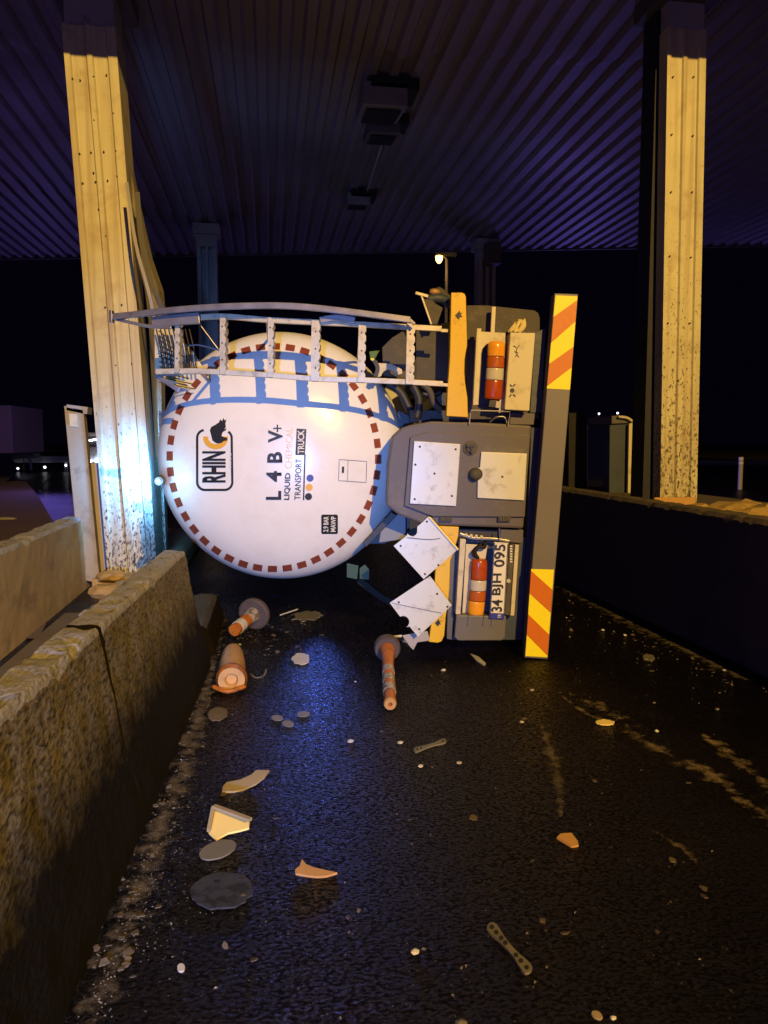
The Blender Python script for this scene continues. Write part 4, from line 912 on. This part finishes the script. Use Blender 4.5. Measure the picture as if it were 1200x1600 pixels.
# rubble slabs on the right island
for i, (px, py, sx, sy2, sz, rz) in enumerate(((1110, 800, .28, .3, .06, .3), (1140, 797, .34, .35, .10, -.4), (1180, 803, .4, .3, .09, .2), (1165, 790, .3, .3, .08, .9), (1215, 800, .5, .4, .12, -.1), (1095, 792, .16, .2, .05, 1.2))):
    bm = bmesh.new(); bmesh.ops.create_icosphere(bm, subdivisions=2, radius=.5); rr = random.Random(50 + i)
    for v in bm.verts: v.co = Vector((v.co.x * sx, v.co.y * sy2, v.co.z * sz * 1.5)) * rr.uniform(.8, 1.2)
    o = link('rubble', bm, M['concy']); o.location = G(px, py, .87); o.rotation_euler = (0, 0, rz)
    tag(o, ['flat slab piece at the foot of the right column', 'domed slab piece behind the right wall', 'wide slab piece on the right island', 'slab piece lying further back on the right island', 'slab piece at the right picture edge behind the wall', 'smallest broken bit beside the right column'][i], 'rubble', 'broken slabs on the right island')
bm = bmesh.new(); q = G(1156, 765); tube(bm, [q, q + Vector((0, 0, 1.02))], .07, 12); bo = link('bollard', bm, M['steel'], smooth='auto'); tag(bo, 'slim pale bollard with bands standing in the right distance', 'bollard')
for k in (0, 1):
    bm = bmesh.new(); tube(bm, [q + Vector((0, 0, .80 + .13 * k)), q + Vector((0, 0, .87 + .13 * k))], .075, 12); l_ = link('reflective_band', bm, M['plate']); l_.parent = bo
bm = bmesh.new(); tube(bm, [(6, 34, .55), (30, 31, .55)], 0, rect=(.2, .08)); gr2 = link('guard_rail', bm, M['steeld']); tag(gr2, 'low guard rail crossing the right distance behind the bollard', 'guard rail')
for i, (px, py) in enumerate(((936, 646.5), (965, 645.5))):
    p = P(px, py, 90); root = empty('street_lamp', (p.x, p.y, 0)); tag(root, ['tiny white lamp far off, left one of the pair over the toll cabinet', 'tiny white lamp far off, right one of the pair over the toll cabinet'][i], 'street lamp', 'far pair of tiny lamps')
    bm = bmesh.new(); bmesh.ops.create_uvsphere(bm, u_segments=10, v_segments=6, radius=.11, matrix=Matrix.Translation(p)); chw('bulb', bm, glow, root)
    bm = bmesh.new(); tube(bm, [(p.x, p.y + .2, 0), (p.x, p.y + .2, p.z)], .06, 6); chw('pole', bm, M['steeld'], root)

# ================================================================== BOLLARD POSTS ON THE ROAD
def axis_part(root, name, a, b, prof, m, seg=24, smooth='auto'):
    bm = bmesh.new(); d = (b - a); L_ = d.length; lathe(bm, [(t * L_, r) for t, r in prof], seg, a, d); return chw(name, bm, m, root, smooth=smooth)
# middle one, pointing at the camera
a = G(606, 1030, .10) ; base = Vector((G(605, 1043).x, G(605, 1043).y, .13)); tipp = G(609.5, 1112); tip = Vector((tipp.x, tipp.y, .045))
dp = empty('delineator_post', base * 1); tag(dp, 'knocked over orange bollard post pointing at camera below the placards', 'bollard', 'knocked over orange bollard posts')
def seg(t0, t1): return base.lerp(tip, t0), base.lerp(tip, t1)
axis_part(dp, 'base', base.lerp(tip, -.06), base.lerp(tip, .03), [(0, 0), (0, .075), (.2, .088), (.7, .09), (1, .08), (1, 0)], M['basegrey'])
axis_part(dp, 'tube', *seg(.02, 1.0), [(0, .05), (.04, .052), (.1, .042), (.3, .036), (.31, .036), (.95, .034), (.99, .036), (1, .030), (1, .012), (.985, .010), (.985, 0)], M['orange'])
for t0 in (.42, .58, .74): axis_part(dp, 'reflective_band', *seg(t0, t0 + .09), [(0, .035), (0, .0385), (1, .0385), (1, .035)], M['band'])
axis_part(dp, 'tip', *seg(.985, 1.012), [(0, .034), (.3, .037), (1, .032), (1, .013), (.6, .011)], M['debriso'])
# left one: standing base disc with broken stub
b1 = G(396, 985); c1 = Vector((b1.x, b1.y, .128)); c2 = P(366, 985, c1.y - .30)
dp2 = empty('delineator_post', Vector((b1.x, b1.y, 0))); tag(dp2, 'overturned bollard base with banded stub beside the left barrier', 'bollard', 'knocked over orange bollard posts')
ax = (c1 - c2).normalized()
axis_part(dp2, 'base', c1 - ax * .01, c1 + ax * .035, [(0, 0), (0, .115), (.3, .13), (1, .13), (1, 0)], M['basegrey'], 28)
axis_part(dp2, 'collar', c1.lerp(c2, 0), c1.lerp(c2, .35), [(0, .065), (.5, .055), (1, .05)], M['band'])
axis_part(dp2, 'tube', c1.lerp(c2, .3), c2, [(0, .05), (.5, .048), (1, .046), (1, 0)], M['orange'])
axis_part(dp2, 'reflective_band', c1.lerp(c2, .62), c1.lerp(c2, .85), [(0, .047), (0, .051), (1, .051), (1, .047)], M['cap'])
f1 = G(363, 1045); f2 = G(362, 1082)
p1 = Vector((f1.x, f1.y + .12, .085)); p2 = Vector((f2.x, f2.y, .075))
dp3 = empty('post_sleeve', Vector((f1.x, f1.y, 0))); tag(dp3, 'broken pale orange sleeve of a bollard lying in front of its base', 'bollard', 'knocked over orange bollard posts')
axis_part(dp3, 'sleeve', p1, p2, [(0, 0), (0, .055), (.15, .07), (.5, .082), (.82, .084), (.83, .084), (.9, .088), (1, .08), (1, .04), (.95, .03), (.95, 0)], M['orangel'])
axis_part(dp3, 'rim', p1.lerp(p2, .88), p1.lerp(p2, 1.03), [(0, .086), (.2, .094), (.8, .094), (1, .086)], M['orange'])
bm = bmesh.new(); tube(bm, smoothpts([p2 + Vector((-.11, .02, -.04)), p2 + Vector((-.02, -.05, -.05)), p2 + Vector((.08, 0, -.04))], 5), .014, 8); chw('strap', bm, M['orange'], dp3, smooth=True)

# ================================================================== DEBRIS
def flatpiece(name, pts, m, label, cat, th=.008, tilt=0.0, z=.012, group='debris scattered on the road'):
    bm = bmesh.new(); q = [G(px, py, z) for px, py in pts]
    ymax = max(p.y for p in q); ymin = min(p.y for p in q)
    for _ in range(3): q = [G(px, py, z + tilt * min(1, max(0, (p.y - ymin) / max(.01, ymax - ymin)))) for (px, py), p in zip(pts, q)]
    prism(bm, q, (0, 0, -th)); o = link(name, bm, m); tag(o, label, cat, group); return o
flatpiece('plastic_shard', [(348, 1229), (354, 1222), (375, 1218), (393, 1210), (400, 1203), (421, 1203), (413, 1214), (400, 1224), (380, 1233), (365, 1236), (347, 1237)], M['debris'], 'curved beige plastic piece above the bright yellow sheet', 'debris', tilt=.03)
ysh = flatpiece('bent_panel', [(336, 1261), (390, 1282), (389, 1293), (375, 1297), (356, 1301), (338, 1311), (326, 1300)], M['debrisy'], 'bright cream broken panel with notched rim', 'debris', tilt=.05)
bm = bmesh.new(); tube(bm, [G(334, 1260, .07), G(391, 1281, .065)], 0, rect=(.012, .02)); l_ = link('rim', bm, M['debris']); l_.parent = ysh
bm = bmesh.new(); tube(bm, [G(333, 1262, .068), G(326, 1298, .03)], 0, rect=(.014, .014)); l_ = link('rim', bm, M['debris']); l_.parent = ysh
flatpiece('plastic_shard', [(461, 1358), (468, 1353), (472, 1342), (478, 1350), (490, 1355), (508, 1359), (527, 1363), (510, 1368), (495, 1369), (478, 1367), (462, 1364)], M['debriso'], 'pointed orange shard right of the cream panel', 'debris', tilt=.02)
flatpiece('plastic_shard', [(870, 1308), (876, 1302), (893, 1301), (903, 1314), (904, 1320), (893, 1322), (880, 1314)], M['debriso'], 'small orange brown shard alone in the right lane half', 'debris', tilt=.015)
flatpiece('plastic_shard', [(735, 1021), (748, 1026), (759, 1036), (756, 1039), (745, 1032)], M['plate'], 'thin white shard under the lower lamp box', 'debris', tilt=.01)
flatpiece('plastic_shard', [(612, 996), (640, 992), (655, 996), (640, 1004)], M['steel'], 'grey metal scrap under the lower diamond placard', 'debris')
def disc(name, px, py, rx, ry, ang, m, label, cat='debris', tilt=.004, rough=.06):
    rr = random.Random(px); pts = []
    for k in range(32):
        a_ = 2 * math.pi * k / 32; s = 1 + rr.uniform(-rough, rough); X_, Y_ = rx * math.cos(a_) * s, ry * math.sin(a_) * s
        pts.append((px + X_ * math.cos(R(ang)) - Y_ * math.sin(R(ang)), py + X_ * math.sin(R(ang)) + Y_ * math.cos(R(ang))))
    return flatpiece(name, pts, m, label, cat, tilt=tilt, th=.006)
dd = disc('round_plate', 346, 1391, 49, 28, -6, M['discd'], 'large dark grey round plate, biggest disc on the road', rough=.06)
bm = bmesh.new(); q = G(341, 1379, .03); lathe(bm, [(0, .006), (.004, .008), (.004, 0)], 10, q, (0, 0, 1)); l_ = link('hole', bm, M['rubber']); l_.parent = dd
d0 = disc('round_plate', 340, 1327, 30, 13, -18, M['disc'], 'oval olive grey disc between cream panel and dark plate', rough=.01)
disc('round_plate', 470, 1029, 14, 8.5, 0, M['cap'], 'crumpled white round lid on the wet blue road', tilt=.02, rough=.1)
disc('bottle_cap', 283, 1511, 6, 6, 0, M['cap'], 'tiny round white cap near the lower left', rough=.02)
disc('round_plate', 340, 1115, 16, 10, -10, M['mud'], 'muddy disc on the dusty lane edge by the barrier', rough=.08)
disc('flat_stone', 433, 1121, 9, 4, 5, M['disc'], 'flat oval stone, left one above the beige shard', rough=.05)
disc('flat_stone', 474, 1115, 10, 4, -4, M['disc'], 'flat oval stone, right one on the blue streak', rough=.05)
disc('flat_stone', 450, 1130, 9, 4.5, 8, M['disc'], 'flat oval stone, lowest of the three on the road', rough=.05)
disc('flat_stone', 480, 962, 22, 7, -6, M['disc'], 'jagged flat piece under the tank beside the blue streak', rough=.25)
disc('flat_stone', 945, 1128, 14, 4, 2, M['debrisy'], 'pale flat chip on the right scrape mark', rough=.15)
disc('flat_stone', 1013, 1027, 9, 5, 5, M['disc'], 'grey chip near the foot of the right wall', rough=.2)
disc('flat_stone', 340, 930, 4, 2, 5, M['disc'], 'small chip behind the overturned base', rough=.2)
disc('flat_stone', 933, 1585, 9, 5, 30, M['debris'], 'tan chip at the bottom right', rough=.1)
def link_plate(a, b, wd, holes, label):
    (x0, y0_), (x1, y1_) = a, b; l = math.hypot(x1 - x0, y1_ - y0_); dx, dy = (x1 - x0) / l, (y1_ - y0_) / l; nx, ny = -dy, dx
    pr_ = [(0, .35), (.03, .85), (.10, 1), (.20, .85), (.32, .6), (.5, .5), (.68, .6), (.80, .85), (.90, 1), (.97, .85), (1, .35)]
    L_ = [(x0 + dx * l * t + nx * wd / 2 * k, y0_ + dy * l * t + ny * wd / 2 * k) for t, k in pr_]; R_ = [(x0 + dx * l * t - nx * wd / 2 * k, y0_ + dy * l * t - ny * wd / 2 * k) for t, k in pr_][::-1]
    o = flatpiece('perforated_strip', L_ + R_, M['disc'], label, 'metal strip')
    for t in holes:
        cx_, cy3 = x0 + dx * l * t, y0_ + dy * l * t; bm = bmesh.new()
        pts = [G(cx_ + wd * .22 * math.cos(k) * 1.0, cy3 + wd * .22 * math.sin(k), .0135) for k in [i_ * math.pi / 5 for i_ in range(10)]]
        prism(bm, pts, (0, 0, -.001)); l_ = link('hole', bm, M['rubber']); l_.parent = o
    return o
link_plate((764, 1443), (828, 1517), 17, (.07, .18, .30, .40, .66, .78, .92), 'long perforated metal strip in the foreground')
link_plate((647, 1172), (697, 1156), 7, (.1, .22, .9), 'small perforated metal strip further back on the road')
bm = bmesh.new(); tube(bm, smoothpts([G(392, 1054), G(400, 1060), G(412, 1057), G(416, 1047)], 5), .008, 8); o = link('hook', bm, M['disc']); tag(o, 'small bent hook beside the broken bollard sleeve', 'debris', 'debris scattered on the road')
bm = bmesh.new(); tube(bm, [G(438, 961, .02), G(465, 952, .02)], .006, 6); o = link('rod', bm, M['plate']); tag(o, 'thin bright rod under the tank', 'debris', 'debris scattered on the road')
bm = bmesh.new(); box(bm, G(430, 931, .03), (.07, .05, .012)); o = link('scrap', bm, M['plateblue']); tag(o, 'small blue scrap on the road right below the tank', 'debris', 'debris scattered on the road')
# loose stones one can tell apart
stones = [(720, 1600), (375, 1007), (693, 1047), (597, 1143), (626, 1160), (648, 1487), (662, 1482), (816, 1128), (832, 1078), (1022, 1098), (1026, 1142), (1131, 1047), (1121, 1108), (958, 1590), (885, 965), (890, 995), (942, 984), (976, 992), (1010, 1030), (657, 1197), (718, 1192), (76, 1225), (555, 1065), (548, 1158)]
stl = ['near the bottom edge', 'beside the broken bollard base', 'below the lower lamp box', 'below the tip of the middle bollard post', 'left of the small perforated strip', 'in the centre foreground', 'right of the foreground pair', 'below the lane centre scrape', 'left of the striped bumper foot', 'along the right scrape mark', 'beyond the scrape mark bend', 'against the foot of the right wall', 'in the lane near the right wall', 'at the bottom right corner', 'just right of the bumper foot', 'below the bumper foot at right', 'on the dusty band by the right wall', 'further along the dusty right band', 'middle of the dusty right band', 'under the small perforated strip', 'right of the small perforated strip', 'by the barrier at left', 'above the middle bollard tip at left', 'left of the middle bollard post']
for i, ((px, py), s) in enumerate(zip(stones, stl)):
    rr = random.Random(i + 900); sz = rr.uniform(.006, .014); bm = bmesh.new(); bmesh.ops.create_icosphere(bm, subdivisions=1, radius=sz)
    for v in bm.verts: v.co = Vector((v.co.x * 1.3, v.co.y, v.co.z * .7)) * rr.uniform(.7, 1.25)
    o = link('stone', bm, M['cap'] if i % 3 else M['disc']); o.location = G(px, py, .012); tag(o, 'pale little stone ' + s, 'stone', 'small stones on the road')
# broken glass: uncountable
bm = bmesh.new(); rr = random.Random(3)
def shard(p, s):
    rot = Matrix.Rotation(rr.uniform(0, 6.28), 3, 'Z') @ Matrix.Rotation(rr.gauss(0, .6), 3, 'X')
    v = [bm.verts.new(Vector((p.x, p.y, p.z + s * .5)) + rot @ Vector(c)) for c in ((-s, -s * .5, 0), (s * rr.uniform(.3, 1), -s * .6, 0), (s * .2, s * rr.uniform(.4, 1), 0), (0, 0, s * .7))]
    for f in ((0, 1, 2), (0, 3, 1), (1, 3, 2), (2, 3, 0)): bm.faces.new([v[k] for k in f])
def cluster(pts, n, spread, s0, s1):
    for _ in range(n):
        i_ = rr.randrange(len(pts) - 1); t = rr.random(); a_, b_ = pts[i_], pts[i_ + 1]
        px, py = a_[0] + (b_[0] - a_[0]) * t + rr.gauss(0, spread), a_[1] + (b_[1] - a_[1]) * t + rr.gauss(0, spread * .7)
        if py < 900: continue
        shard(G(px, py, .006), rr.uniform(s0, s1))
cluster([(330, 1060), (290, 1200), (240, 1330), (190, 1480), (140, 1590)], 300, 15, .0015, .0045)
cluster([(320, 1200), (280, 1350), (230, 1500)], 330, 38, .0012, .0036)
cluster([(330, 1010), (390, 985), (410, 1010)], 110, 16, .002, .007)
cluster([(880, 940), (960, 985), (1080, 1040), (1160, 1090)], 70, 26, .002, .006)
cluster([(450, 990), (600, 1060), (780, 1060), (960, 1100)], 200, 55, .0015, .005)
for _ in range(520):
    px, py = rr.uniform(150, 1150), 940 + 660 * rr.random() ** .8
    if px < 345 - (py - 1000) * .42: continue
    shard(G(px, py, .006), rr.uniform(.0010, .0034) if rr.random() < .9 else .0065)
tag(link('broken_glass', bm, M['glass']), 'fine glittering glass crumbs strewn over the wet road', 'broken glass', kind='stuff')

bm = bmesh.new(); rr = random.Random(11)
def frag(p, s):
    n_ = rr.randint(4, 6); a0 = rr.uniform(0, 6.28); rot = Matrix.Rotation(rr.gauss(0, .25), 3, 'X')
    pts = [Vector((p.x, p.y, p.z + s * .25)) + rot @ Vector((math.cos(a0 + k * 6.28 / n_) * s * rr.uniform(.3, 1), math.sin(a0 + k * 6.28 / n_) * s * rr.uniform(.3, 1), 0)) for k in range(n_)]
    prism(bm, pts, (0, 0, -s * .2))
for _ in range(260):
    i_ = rr.random()
    if i_ < .35: px, py = 330 - 170 * (t := rr.random()) + rr.gauss(0, 22), 1010 + 520 * t
    elif i_ < .65: px, py = rr.gauss(430, 80), rr.gauss(985, 25)
    elif i_ < .85: px, py = 870 + 300 * (t := rr.random()) + rr.gauss(0, 25), 930 + 150 * t + rr.gauss(0, 14)
    else: px, py = rr.uniform(300, 1100), rr.uniform(1000, 1550)
    if py < 925 or px < 345 - (py - 1000) * .42: continue
    frag(G(px, py, .008), rr.uniform(.005, .022))
tag(link('fine_rubble', bm, mat('fine_rubble', (.11, .085, .055), .8, 0, .5, 12, bump=.5)), 'brown crumbs and chips of concrete and plastic strewn along the lane', 'rubble', kind='stuff')

sc = bpy.context.scene
sc.cycles.max_bounces = 6; sc.cycles.sample_clamp_indirect = 3
